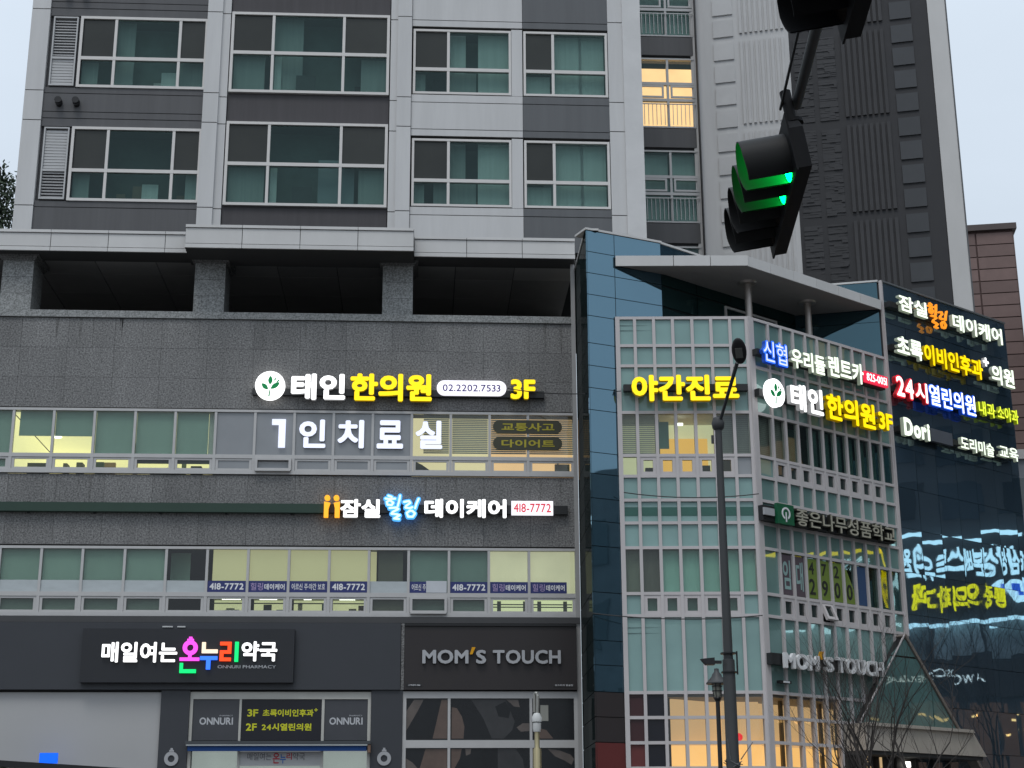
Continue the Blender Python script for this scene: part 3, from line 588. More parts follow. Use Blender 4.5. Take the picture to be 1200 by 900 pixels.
prn(SK, [(499, 878), (524, 878), (524, 902), (492, 902)]); prn(SK2, [(473, 887), (484, 894), (491, 902), (473, 902)]); prn(SK, [(529, 878), (541, 878), (539, 889), (532, 902), (529, 902)]); prn(SK2, [(545, 878), (552, 878), (551, 884), (546, 886)]); prn(GB_, [(583, 878), (604, 878), (612, 890), (614, 902), (583, 902)])
prn(SK2, [(641, 878), (655, 880), (668, 885), (672, 890), (669, 897), (661, 892), (650, 887)])
q = thing('small_notice', 'small pale notice stuck on the burger shop window behind the white pole', 'notice', (2.8, 35.95, 4.6)); pc('sheet', POD, 2.66, 2.84, 4.52, 4.87, 0.022, 0.028, M('notice_paper', (0.30, 0.30, 0.27)), q)
for u0, u1, lab, s_ in ((-7.6 + 1.75, -5.62, 'left of two tiny white lamps on the pharmacy fascia top edge', ''), (-5.52, -5.34, 'right of two tiny white lamps on the pharmacy fascia top edge', '')):
    q = thing('fascia_lamp', lab, 'lamp', (u0, 35.8, 6.6), 'tiny lamps on the pharmacy fascia'); pc('lamp_body', POD, u0, u1, 6.575, 6.605, 0.15, 0.19, M('lamp_cover', (0.55, 0.55, 0.55)), q)

# ------------------------------------------------------------------ signs on the podium
S = thing('clinic_sign', 'long lit clinic sign with leaf logo on the granite above the upper window strip', 'sign', (-0.7, 36, 12.2))
rail(S, POD, -4.08, 2.82, 12.06, 12.22); F15 = POD.off(0.15)
leaf_logo(S, F15, -3.665, 12.26, 0.35, 0.35, 0.0)
text(S, F15, '태인', -3.17, -1.90, 11.92, 12.56, 0, W1, bold=0.045, depth=0.1)
text(S, F15, '한의원', -1.78, 0.14, 11.90, 12.58, 0, YEL, bold=0.045, depth=0.1)
pill(S, F15, 0.26, 1.91, 12.08, 12.44, 0, 0.08, PLATE); text(S, F15, '02.2202.7533', 0.40, 1.77, 12.17, 12.34, 0.082, TXT_PUR, bold=0.01, depth=0.006)
text(S, F15, '3F', 2.01, 2.60, 11.99, 12.48, 0, YEL, bold=0.045, depth=0.1)
S = thing('backlit_window_letters', 'big soft white letters stuck over the grey filmed upper strip windows', 'sign', (-1.6, 36, 11.1))
q = MB(POD); q.prism([(-3.44, 10.80), (-3.28, 10.80), (-3.28, 11.49), (-3.60, 11.49), (-3.60, 11.35), (-3.44, 11.35)], 0.036, 0.06); q.build('letter', WSOFT, S)
for c_, a, b_ in (('인', -2.96, -2.34), ('치', -2.06, -1.44), ('료', -1.14, -0.52), ('실', -0.23, 0.40)):
    text(S, POD, c_, a, b_, 10.80, 11.49, 0.036, WSOFT, bold=0.04, depth=0.02)
for z0, z1, s_, lab in ((11.20, 11.53, '교통사고', 'upper of two dark oval stickers with olive letters on the upper window strip'), (10.80, 11.12, '다이어트', 'lower of two dark oval stickers with olive letters on the upper window strip')):
    S = thing('oval_sticker', lab, 'sticker', (2.4, 36, z0), 'oval stickers on the third floor glass')
    pill(S, POD, 1.60, 3.24, z0, z1, 0.037, 0.044, M('olive_dark_film', (0.05, 0.05, 0.03), rough=0.4)); text(S, POD, s_, 1.80, 3.06, z0 + 0.06, z1 - 0.07, 0.045, OLIVE, bold=0.03, depth=0.006)
S = thing('daycare_sign', 'lit white and sky blue daycare sign with orange figures between the two window strips', 'sign', (0.3, 36, 9.3))
rail(S, POD, -2.3, 3.34, 9.24, 9.44); S2_ = thing('green_sign_rail', 'long dark green empty sign rail across the granite left of the daycare sign', 'rail', (-8, 36, 9.3)); pc('rail', POD, XL, -2.31, 9.23, 9.44, 0.01, 0.16, GREENR, S2_)
for x in range(8): pc('bracket', POD, -13.6 + x * 1.5, -13.54 + x * 1.5, 9.2, 9.47, 0.0, 0.05, RAILM, S2_)
for du, flip in ((0, 1), (0.21, -1)):
    q = MB(F15); q.ring(-2.245 + du, 9.57, 0, 0.065, 0, 0.09, n=16); q.build('figure_head', ORG, S)
    q = MB(F15); x = -2.245 + du
    q.prism([(x - 0.07, 9.11), (x + 0.03, 9.11), (x + 0.03, 9.32), (x + 0.07, 9.45), (x - 0.07, 9.48)] if flip > 0 else [(x - 0.03, 9.11), (x + 0.08, 9.11), (x + 0.08, 9.48), (x - 0.06, 9.45), (x - 0.03, 9.32)], 0, 0.09); q.build('figure_body', ORG, S)
text(S, F15, '잠실', -1.94, -1.02, 9.11, 9.54, 0, W1, bold=0.04, depth=0.09)
brush(S, F15, -0.92, -0.12, 9.08, 9.64, 0, 0.07, 0.052, E('lit_sky_blue_edge', (0.08, 0.42, 0.95), 0.95)); brush(S, F15, -0.92, -0.12, 9.08, 9.64, 0.07, 0.02, 0.022, E('lit_ice_blue', (0.62, 0.85, 1.0), 1.05))
text(S, F15, '데이케어', 0.0, 1.90, 9.12, 9.56, 0, W1, bold=0.04, depth=0.09)
pc('number_plate', F15, 2.02, 2.99, 9.20, 9.53, 0, 0.07, PLATE, S); text(S, F15, '418-7772', 2.07, 2.94, 9.26, 9.47, 0.072, E('lit_red_print', (0.8, 0.05, 0.08), 0.6), bold=0.015, depth=0.006)
# window banners second floor
bw = [('418-7772', 5), ('힐링데이케어', 6), ('어르신 주·야간 보호', 7), ('418-7772', 8), ('어르신 주', 10), ('418-7772', 11), ('힐링데이케어', 12), ('힐링데이케어', 13)]
where = {5: 'first from the left, showing a number', 6: 'second from the left, with a purple and white name', 7: 'third from the left, with the longest line of letters', 8: 'fourth from the left, showing a number', 10: 'half covered by a white sheet above the open sash', 11: 'right of the half covered one, showing a number', 12: 'last but one at the right end', 13: 'last at the right end of the strip'}
PURP = M('purple_print', (0.5, 0.38, 0.62))
for s_, k in bw:
    a, b_ = M2[k + 4] + 0.03, M2[k + 5] - 0.03
    if k == 13: b_ = a + 0.84
    if k == 10: b_ = a + 0.42
    S = thing('window_banner', 'navy window banner ' + where[k], 'banner', (a, 36, 7.4), 'navy banners in the second floor windows')
    pc('board', POD, a, b_, 7.405, 7.665, 0.002, 0.010, NAVY, S)
    if s_.startswith('힐링'):
        text(S, POD, '힐링', a + 0.05, a + 0.33, 7.45, 7.62, 0.011, PURP, bold=0.0, depth=0.004); text(S, POD, '데이케어', a + 0.36, b_ - 0.05, 7.46, 7.60, 0.011, TXT_W, bold=0.03, depth=0.004)
    else: text(S, POD, s_, a + 0.05, b_ - 0.05, 7.46, 7.61, 0.011, TXT_W, bold=0.03 if s_[0] == '4' else 0.015, depth=0.004)
    if k == 10: pc('white_sheet', POD, a + 0.38, a + 0.85, 7.41, 7.68, 0.011, 0.016, M('sheet_white', (0.55, 0.57, 0.6)), S)
# pharmacy signboard
S = thing('pharmacy_signboard', 'black pharmacy signboard with white letters and four bright multicoloured ones', 'sign', (-5.2, 35.8, 5.9))
pc('board', POD, -7.58, -2.88, 5.34, 6.53, 0.155, 0.30, FABR2, S); F3 = POD.off(0.30)
text(S, F3, '매일여는', -7.12, -5.46, 5.77, 6.22, 0.02, W1, bold=0.03, depth=0.06)
text(S, F3, '약국', -4.04, -3.25, 5.80, 6.24, 0.02, W1, bold=0.035, depth=0.06)
text(S, F3, 'ONNURI PHARMACY', -4.56, -3.27, 5.65, 5.72, 0.005, M('silver_print', (0.5, 0.51, 0.53)), bold=0.01, depth=0.01)
q = MB(F3); q.ring(-5.18, 6.10, 0.075, 0.165, 0.02, 0.09, n=24); q.box(-5.25, -5.11, 6.25, 6.295, 0.02, 0.09); q.box(-5.215, -5.145, 6.30, 6.34, 0.02, 0.09); q.box(-5.215, -5.145, 5.88, 5.95, 0.02, 0.088); q.box(-5.40, -4.97, 5.81, 5.88, 0.02, 0.09); q.build('letter', MAG, S)
q = MB(F3); q.box(-5.39, -5.32, 5.54, 5.76, 0.02, 0.09); q.box(-5.32, -5.03, 5.54, 5.62, 0.02, 0.09); q.build('letter', GRNL, S)
q = MB(F3); q.box(-4.92, -4.84, 5.98, 6.22, 0.02, 0.09); q.box(-4.84, -4.57, 5.98, 6.06, 0.02, 0.09); q.build('letter', BEIL, S)
q = MB(F3); q.box(-4.95, -4.57, 5.83, 5.91, 0.02, 0.09); q.box(-4.81, -4.72, 5.62, 5.83, 0.02, 0.09); q.build('letter', BLUEL, S)
q = MB(F3)
for u0, u1, z0, z1 in ((-4.52, -4.27, 6.155, 6.23), (-4.35, -4.27, 6.04, 6.155), (-4.52, -4.27, 5.97, 6.04), (-4.52, -4.44, 5.88, 5.97), (-4.52, -4.27, 5.805, 5.88)): q.box(u0, u1, z0, z1, 0.02, 0.09)
q.build('letter', REDO, S)
q = MB(F3); q.box(-4.19, -4.11, 5.79, 6.23, 0.02, 0.09); q.build('letter', GRNL, S)
F16 = POD.off(0.16)
S = thing('burger_shop_sign', 'satin grey shop name with an orange apostrophe on the brown black fascia', 'sign', (1.6, 35.8, 5.9))
text(S, F16, 'MOM', -0.01, 1.03, 5.77, 6.08, 0.03, SILV, bold=0.035, depth=0.06); text(S, F16, 'S', 1.20, 1.43, 5.77, 6.08, 0.03, SILV, bold=0.035, depth=0.06); text(S, F16, 'TOUCH', 1.58, 3.12, 5.77, 6.08, 0.03, SILV, bold=0.035, depth=0.06)
q = MB(F16); q.prism([(1.06, 5.98), (1.12, 5.98), (1.19, 6.14), (1.11, 6.14)], 0.03, 0.09); q.build('apostrophe', M('orange_paint', (0.75, 0.35, 0.0)), S)
for u0, u1, lab in ((-0.36, -0.02, 'tiny black plate with pale print at the lower left of the brown fascia'), (2.95, 3.42, 'tiny pale print line at the lower right of the brown fascia')):
    S = thing('fine_print_plate', lab, 'plate', (u0, 35.83, 5.3), 'fine print on the brown fascia'); pc('board', F16, u0, u1, 5.27, 5.33, 0.001, 0.01, BLACK if u0 < 0 else BROWNP, S)
    text(S, F16, '고객센터 1588' if u0 < 0 else '맘스터치 잠실점', u0 + 0.04, u1 - 0.03, 5.28, 5.32, 0.011, TXT_W, bold=0.0, depth=0.003)

# ------------------------------------------------------------------ apartment tower
A = thing('apartment_tower', 'tall pale and dark grey apartment tower rising behind the granite block', 'building', (-2, 38, 0))
ZT = 29.0; FL = 3.09
b = MB(TOW); b.box(-9.7, 5.4, 15.9, ZT, -8.0, -0.95); b.build('tower_core', DARKIN, A)
def vwall(u0, u1, w, mat, z0=15.9, z1=ZT, name='wall_panel', seams=(16.95, 19.25, 20.07, 22.36, 23.16, 25.45)):
    zs = [z0] + [s for s in seams if z0 < s < z1] + [z1]
    for a, b_ in zip(zs, zs[1:]): pc(name, TOW, u0, u1, a + 0.012, b_ - 0.012, -0.3, w, mat, A)
    pc('wall_joint', TOW, u0 + 0.005, u1 - 0.005, z0, z1, -0.31, w - 0.02, JOINT, A)
vwall(-10.12, -9.66, 0.05, PALE); vwall(-5.68, -5.30, 0.10, PALE); vwall(-5.30, -5.10, 0.02, PALE, seams=(16.95, 19.25, 20.0, 22.36, 23.1)); vwall(-1.0, -0.82, 0.02, PALE, seams=(16.95, 19.15, 20.0, 22.3, 23.1)); vwall(-0.82, -0.46, 0.10, PALE)
vwall(4.60, 4.98, 0.04, PALE); vwall(4.98, 5.45, 0.10, M('pale_rounded_pilaster', (0.61, 0.605, 0.60), rough=0.6), seams=())
def band(u0, u1, z0, z1, mat, lines, w=0.0):
    zs = [z0] + sorted(lines) + [z1]
    for a, b_ in zip(zs, zs[1:]): pc('spandrel', TOW, u0, u1, a + 0.010, b_ - 0.010, -0.3, w, mat, A)
    pc('wall_joint', TOW, u0, u1, z0, z1, -0.31, w - 0.02, JOINT, A)
def win(fr, u0, u1, z0, z1, us, zt, pm, parent, w=0.0, fw=0.07, curtains=(), back=None, mat=None, inner=0.0):
    """window: frame + transom + mullions; pm[row][col] pane material; row 0 below"""
    q = MB(fr); q.frame(u0, u1, z0, z1, fw, w - 0.08, w + 0.03)
    zz = [z0 + fw] + [t for t in zt] + [z1 - fw]
    for t in zt: q.box(u0 + fw, u1 - fw, t - 0.045, t + 0.045, w - 0.08, w + 0.026)
    cu = [u0 + fw] + list(us) + [u1 - fw]
    for u in us:
        q.box(u - 0.035, u + 0.035, z0 + fw, z1 - fw, w - 0.07, w + 0.022)
    f = q.build('window', mat or FRAMEW, parent)
    for r in range(len(zz) - 1):
        for c in range(len(cu) - 1):
            a, b_, cc, d = cu[c] + (0.035 if c else 0), cu[c + 1] - (0.035 if c < len(cu) - 2 else 0), zz[r] + (0.045 if r else 0), zz[r + 1] - (0.045 if r < len(zz) - 2 else 0)
            pc('pane', fr, a, b_, cc, d, w - 0.03, w - 0.022, pm[r][c], f)
    rr = random.Random(int(u0 * 100 + z0 * 37))
    if not back:
        for c in range(len(cu) - 1):
            wd = cu[c + 1] - cu[c]; k = rr.random()
            if k < 0.30: x0 = cu[c]; x1 = x0 + wd * rr.uniform(0.2, 0.5)
            elif k < 0.55: x1 = cu[c + 1]; x0 = x1 - wd * rr.uniform(0.25, 0.6)
            elif k < 0.68: x0, x1 = cu[c], cu[c + 1]
            else: continue
            pc('curtain', fr, x0, x1, z0 + 0.02, z1 - (0.02 if rr.random() < 0.7 else 0.9), w - 0.24 - 0.02 * c, w - 0.225 - 0.02 * c, rr.choice((CU2, CU2, CURT, M('blue_grey_curtain', (0.22, 0.27, 0.29), var=0.1))), parent)
        for _ in range(3):
            x0 = rr.uniform(u0 + 0.1, u1 - 0.5); pc('room_clutter', fr, x0, x0 + rr.uniform(0.1, 0.5), z0, z0 + rr.uniform(0.15, 0.7), w - 0.5, w - 0.45, rr.choice((M('clutter_brown', (0.18, 0.13, 0.09)), M('clutter_white', (0.5, 0.5, 0.48)), M('clutter_black', (0.03, 0.03, 0.03)))), parent)
    pc('window_recess', fr, u0 + 0.01, u1 - 0.01, z0 + 0.01, z1 - 0.01, w - 0.7, w - 0.65, back or M('dim_room', (0.085, 0.12, 0.11), var=0.35, ns=1.5, jit=0.4), parent)
    for a, b_, cc, d, m_ in curtains: pc('curtain', fr, a, b_, cc, d, w - 0.2, w - 0.18, m_, parent)
    return f
TG = GL_TOW; SCR = SCREEN; CU2 = M('green_grey_curtain', (0.34, 0.37, 0.36), rough=0.9, var=0.12, ns=5, stretch=(3, 3, 0.1))
LOUVM = M('louvre_white', (0.48, 0.48, 0.48), rough=0.5); LOUVD = M('louvre_gap', (0.02, 0.02, 0.022))
for n in range(4):
    z = 17.10 + FL * n   # window bottom
    band(-9.65, -5.69, z - 1.0 if n == 0 else z - 0.86, z, DGREY, [z - 0.17] if n == 0 else [z - 0.68, z - 0.17])
    band(-9.65, -8.90, z + 0.0, z + 2.23, DGREY, [], w=-0.1)
    q = MB(TOW); q.box(-9.55, -8.95, z + 0.05, z + 2.0, -0.2, -0.12); q.box(-8.90, -8.80, z, z + 1.95, -0.2, 0.02); q.build('service_recess', LOUVD, A)
    lv = MB(TOW); lv.frame(-9.56, -8.94, z + 0.03, z + 1.97, 0.035, -0.12, 0.03); lv.box(-9.53, -8.97, z + 0.78, z + 0.84, -0.12, 0.02); lo = lv.build('louvre', LOUVM, A)
    for k in range(23):
        zc = z + 0.1 + k * 0.080
        if abs(zc - (z + 0.81)) < 0.05: continue
        closed = (zc > z + 0.8) == (n % 2 == 0)
        pc('slat', TOW, -9.52, -8.98, zc - (0.033 if closed else 0.012), zc + (0.033 if closed else 0.012), -0.03 if closed else -0.045, -0.015, LOUVM, lo)
    win(TOW, -8.88, -5.66, z, z + 2.0, [-8.0 + 0.02, -6.36], [z + 0.82], [[TG, TG, TG], [SCR, TG, SCR]], A, curtains=[(-8.8, -8.4, z, z + 0.8, CU2), (-7.1 + n * .3, -6.7 + n * .3, z + 0.1, z + 0.55, CURT)])
    pc('wall_cap', TOW, -9.65, -5.69, z + 2.01, z + 2.22, -0.3, -0.003, DGREY, A)
    if n in (1, 2, 3):
        for u in (-9.25, -8.82):
            v_ = MB(Fr(u, 36.3, 0)); v_.tube((0, 0.1, z - 0.47), (0, -0.16, z - 0.49), 0.075, 0.075, 12); v_.tube((0, -0.03, z - 0.44), (0, -0.2, z - 0.44), 0.09, 0.09, 10)
            v_.build('vent_pipe', BLACK, A, smooth=True)
    # middle bay
    z2 = 17.06 + FL * n
    band(-5.08, -1.02, z2 - (1.1 if n == 0 else 0.83), z2, DBROWN, [], w=-0.05)
    win(TOW, -5.07, -1.03, z2, z2 + 2.27, [-4.0, -2.2], [z2 + 1.12], [[TG, TG, TG], [SCR, TG, SCR]], A, curtains=[(-4.99, -4.1 - n * .1, z2, z2 + 1.1, CU2), (-3.4, -2.9, z2, z2 + 0.6, M('dark_furniture', (0.03, 0.04, 0.04))), (-1.75, -1.1, z2, z2 + 1.08, CU2), (-3.95, -3.78, z2, z2 + 1.1, CURT)])
    # right bays
    z3 = 17.12 + FL * n
    band(-0.45, 2.38, z3 - 1.2 if n == 0 else z3 - 1.2 + 0.02, z3 - 0.02, PALE, [z3 - 0.24] if n == 0 else [z3 - 0.99, z3 - 0.24], w=0.03)
    band(2.39, 4.60, z3 - 1.2 if n == 0 else z3 - 1.18, z3 - 0.02, MGREY, [z3 - 0.24] if n == 0 else [z3 - 0.99, z3 - 0.24], w=0.03)
    pc('wall_pier', TOW, 2.10, 2.38, z3 - 0.015, z3 + 1.88, -0.3, 0.02, PALE, A)
    um = [0.48, ] if n % 2 else [0.5]
    win(TOW, -0.42, 2.09, z3, z3 + 1.84, um, [z3 + 0.70], [[TG, TG], [SCR, TG]], A, fw=0.06, curtains=[(1.25, 2.05, z3, z3 + 1.8, CURT), (0.55, 1.2, z3, z3 + 0.7, CU2), (-0.36, -0.1, z3, z3 + 0.65, CU2)] if n != 2 else [(1.3, 2.05, z3, z3 + 1.8, CURT), (-0.36, 0.4, z3, z3 + 0.65, CU2)])
    win(TOW, 2.41, 4.58, z3, z3 + 1.84, [3.17], [z3 + 0.70], [[TG, TG], [SCR, TG]], A, fw=0.06, curtains=[(3.2, 4.5, z3, z3 + 1.8, CURT), (2.47, 3.1, z3, z3 + 0.65, CURT), (3.85, 3.93, z3, z3 + 1.8, WHITEP)])
# recessed stair bay
b = MB(BAY); b.box(5.7, 8.6, 12, ZT + 2, -6, -0.95); b.build('stair_core', DARKIN, A)
CREAMG = E('lit_stair_window', (1.0, 0.52, 0.25), 2.1, var=0.10, ns=1.5); BAYF = M('bay_frame', (0.5, 0.5, 0.5), rough=0.5)
for n in range(6):
    z = 16.47 + FL * n + 0.0
    zb = 16.48 + 3.09 * n
    pc('spandrel', BAY, 5.6, 8.3, zb - 0.62, zb, -0.35, 0.02, DGREY, A); pc('spandrel_lip', BAY, 5.6, 8.3, zb - 0.72, zb - 0.63, -0.35, -0.05, BLACK, A)
    lit = (n == 2)
    f = win(BAY, 6.3, 8.14, zb + 0.02, zb + 2.36, [7.26], [zb + 0.95, zb + 1.50], [[TG, TG], [TG, TG], [TG, TG]], A, fw=0.05, mat=BAYF, back=(CREAMG if lit else None), curtains=([] if lit else [(6.35, 7.2, zb, zb + 2.3, CURT), (7.3, 8.1, zb, zb + 2.3, CURT)]))
    q = MB(BAY)
    for u in (6.35, 7.32):
        q.frame(u + 0.02, u + 0.78, zb + 1.02, zb + 1.44, 0.06, 0.0, 0.035)
    q.build('casement', BAYF, A)
    q = MB(BAY)
    for k in range(14): q.box(6.38 + k * 0.125, 6.40 + k * 0.125, zb + 0.1, zb + 0.8, 0.05, 0.06)
    q.box(6.34, 8.1, zb + 0.78, zb + 0.81, 0.045, 0.065); q.build('railing', BAYF, A)
pc('shaded_slab_side', BAY, 8.14, 8.16, 12, ZT + 2, -0.5, 0.30, DGREY, A)  # end slab's shaded flank; the shade is put into its dark grey colour
# end slab
b = MB(SLAB); b.box(0.05, 7.66, 0, ZT + 4, -7, -0.06); b.build('slab_core', CHAR, A)
pc('pale_wall', SLAB, 0.0, 2.985, 0, ZT + 4, -7.0, -0.003, PALE, A); pc('charcoal_wall', SLAB, 2.99, 7.10, 0, ZT + 4, -0.3, -0.004, CHAR, A); pc('edge_wall', SLAB, 7.11, 7.62, 0, ZT + 4, -7.1, 0.03, PALE2, A); pc('edge_trim', SLAB, 7.625, 7.66, 0, ZT + 4, -7, 0.05, MGREY, A)
SQ = M('pale_relief', (0.565, 0.56, 0.555), rough=0.7, jit=0.04); SQD = M('dark_relief_square', (0.066, 0.070, 0.076), rough=0.75, jit=0.06)
for n in range(5):
    zb = 16.45 + 3.045 * n
    for k in range(4):
        pc('relief_panel', SLAB, 0.72, 1.33, zb + 0.05 + k * 0.755, zb + 0.62 + k * 0.755, -0.003, 0.035, SQ, A)
        pc('relief_panel', SLAB, 6.0, 6.62, zb + 0.0 + k * 0.755, zb + 0.57 + k * 0.755, -0.004, 0.035, SQD, A)
    q = MB(SLAB)
    for k in range(9): q.box(1.52 + k * 0.155, 1.60 + k * 0.155, zb + 0.12, zb + 2.9, -0.01, 0.045)
    o = q.build('ribbed_panel', SQ, A)
    q = MB(SLAB)
    for k in range(8): q.box(4.52 + k * 0.165, 4.62 + k * 0.165, zb + 0.0, zb + 2.76, -0.01, 0.055)
    o = q.build('ribbed_panel', CHAR2, A)
    for u0, u1 in ((3.1, 3.62), (3.78, 4.32)):
        for zz in (0.0, 1.44):
            q = MB(SLAB); z_ = zb + zz - 0.05
            while z_ < zb + zz + 1.25:
                h = random.uniform(0.04, 0.09); x = u0
                while x < u1 - 0.03:
                    l = min(random.uniform(0.12, 0.4), u1 - x); q.box(x, x + l, z_, z_ + h, -0.01, random.uniform(0.0, 0.032)); x += l
                z_ += h + 0.004
            q.build('split_stone_block', CHAR2, A)

# ------------------------------------------------------------------ glass corner building
C = thing('glass_corner_building', 'corner building of gridded teal glass with a blue mirror fin and flat canopy', 'building', (6, 34, 0))
ROW = [13.32, 12.66, 12.18, 11.09, 10.10, 9.63, 9.09, 8.58, 8.03, 7.03, 6.55, 4.92, 4.40, 3.88, 3.36, 2.84, 2.3, 0.2]
FROW = [15.37, 14.85, 14.33, 13.81, 13.3, 12.65, 12.12, 11.6, 11.09, 10.12, 9.64, 9.09, 8.58, 8.03, 7.03, 6.55, 6.0, 5.48, 4.92, 4.4, 3.88, 2.9, 1.5, 0]
DKBR = M('dark_brown_panel', (0.035, 0.028, 0.028), rough=0.45, var=0.08); MARO = M('maroon_panel', (0.13, 0.03, 0.028), rough=0.4)
pc('fin_core', FIN, 0.10, 0.74, 0, 13.2, -0.2, -0.03, BLACK, C); pc('fin_core', FIN, 0.22, 2.0, 13.2, 15.33, -0.5, -0.03, BLACK, C); pc('fin_core', FIN2, 0.0, 4.7, 13.2, 15.30, -0.5, -0.03, BLACK, C)
for i in range(len(FROW) - 1):
    z1, z0 = FROW[i] - 0.008, FROW[i + 1] + 0.008
    mt_ = GL_BLUE if z1 > 4.92 else DKBR
    pc('glass_panel', FIN, 0.006, 0.73, z0, z1, -0.03, 0, mt_ if not (z1 < 3.9 and z1 > 3) else MARO, C)
    if z1 > 12.9:
        pc('glass_panel', FIN, 0.745, 1.975, z0, z1, -0.03, 0, GL_BLUE, C)
        for k in range(4): pc('glass_panel', FIN2, 0.01 + k * 1.17, 1.165 + k * 1.17, z0, z1 - 0.02, -0.03, 0, (GL_BLUE if i == 0 and k < 2 else GL_TERR), C)
FL_ = Fr(3.62, 36.05, -90)
pc('side_core', FL_, 0.0, 2.45, 0, 15.33, -0.3, -0.03, BLACK, C)
for i in range(len(FROW) - 1):
    pc('side_panel', FL_, 0.01, 2.64, FROW[i + 1] + 0.008, FROW[i] - 0.008, -0.03, 0, G('black_side_glass', (0, 0, 0), base=0.0, power=0.16, opaque=(0.014, 0.021, 0.021), wav=0.1, jit=0.2), C)
q = MB(FIN); q.box(-0.02, 2.0, 15.37, 15.42, -0.5, 0.03); q.build('fin_coping', PALE2, C); q = MB(FIN2); q.box(0.0, 4.7, 15.35, 15.40, -0.5, 0.03); q.build('fin_coping', PALE2, C)
q = MB(FL_); q.box(0, 2.62, 15.37, 15.42, -0.3, 0.02); q.build('fin_coping', PALE2, C)
# bodies behind the grids
UF = [0.03, 0.42, 0.85, 1.28, 1.72, 2.15, 2.58, 2.97]; UA = [0.07, 0.61, 1.05, 1.47, 1.90, 2.33, 2.76, 3.19, 3.62, 4.05, 4.48, 4.92]
q = MB(GF); q.box(0.05, 2.9, 0, 13.0, -2.6, -2.55); q.build('inner_wall', M('inner_wall_dim', (0.16, 0.17, 0.16), var=0.2), C)
q = MB(GA); q.box(-0.4, 4.9, 0, 13.0, -2.6, -2.55); q.build('inner_wall', M('inner_wall_dim', (0.16, 0.17, 0.16), var=0.2), C)
b = MB(); b.prism([], 0, 0) if False else None
def poly_slab(name, pts, z0, z1, mat, parent):
    n = len(pts); v = [(x, y, z0) for x, y in pts] + [(x, y, z1) for x, y in pts]
    q = MB(); q.v = v; q.f = [tuple(range(n)), tuple(reversed(range(n, 2 * n)))] + [(i, (i + 1) % n, n + (i + 1) % n, n + i) for i in range(n)]
    return q.build(name, mat, parent)
def xy(fr, u, w): p = fr.P(u, w, 0); return (p.x, p.y)
plan = [xy(GF, 0.0, -0.05), xy(GF, 2.99, -0.05), xy(GA, 0.0, -0.05), xy(GA, 4.9, -0.05), xy(RET, -2.05, 0.0), xy(FIN2, 0, 0.02), xy(FIN, 0.75, 0.02)]
for z in (13.15, 9.95 - 0.9, 6.3, 4.95): poly_slab('floor_slab', plan, z - 0.12, z, M('floor_slab_grey', (0.2, 0.2, 0.2)), C)
# rows: 0 top
def glass_grid(fr, U, rows, side):
    for i, u in enumerate(U):
        t = 0.035 if 0 < i < len(U) - 1 else 0.05
        zb = rows[-1]
        if side and i >= 6: zb = {6: 3.36, 7: 4.12, 8: 4.6, 9: 5.1, 10: 5.75, 11: 6.3}[i]
        pc('mullion', fr, u - t, u + t, zb, rows[0] + 0.03, -0.06, 0.05, FRAMEG, C)
    for r, z in enumerate(rows):
        u1 = U[-1] + 0.05
        if side:
            if z < 4.95: u1 = U[9] - 0.1
            if z < 4.45: u1 = U[8] - 0.2
            if z < 3.9: u1 = U[7] - 0.12
            if z < 3.5: u1 = U[6]
        pc('transom', fr, U[0] - 0.05, u1, z - 0.033, z + 0.033, -0.05, 0.044, FRAMEG, C)
TG2 = GL_SPAN
glass_grid(GF, UF, ROW, False)
RA = [z for z in ROW if z != 12.66]; glass_grid(GA, UA, RA, True)
def sash(fr, a, b_, z0, z1, vm, tilt=0):
    q = MB(fr); t = 0.075
    q.frame(a, b_, z0, z1, t, -0.04, 0.03, 0.07); s = q.build('sash', FRAMEG, C)
    pc('pane', fr, a + t, b_ - t, z0 + 0.07, z1 - 0.07, -0.02, -0.012, vm, s)
    if tilt:   # hung open from its top edge
        p = Vector((0, 0, z1)); s.matrix_basis = s.matrix_basis @ Matrix.Translation(p) @ Matrix.Rotation(R(-tilt), 4, 'X') @ Matrix.Translation(-p)
PE = E('lit_peach_wall', (0.90, 0.62, 0.32), 0.50, var=0.08, ns=0.9); PB = E('lit_orange_wall', (1.0, 0.58, 0.20), 0.95, var=0.05, ns=1.2); CRW = E('lit_cream_wall', (0.85, 0.85, 0.55), 0.60, var=0.06); ORW = E('lit_orange_counter', (1.0, 0.55, 0.12), 0.8)
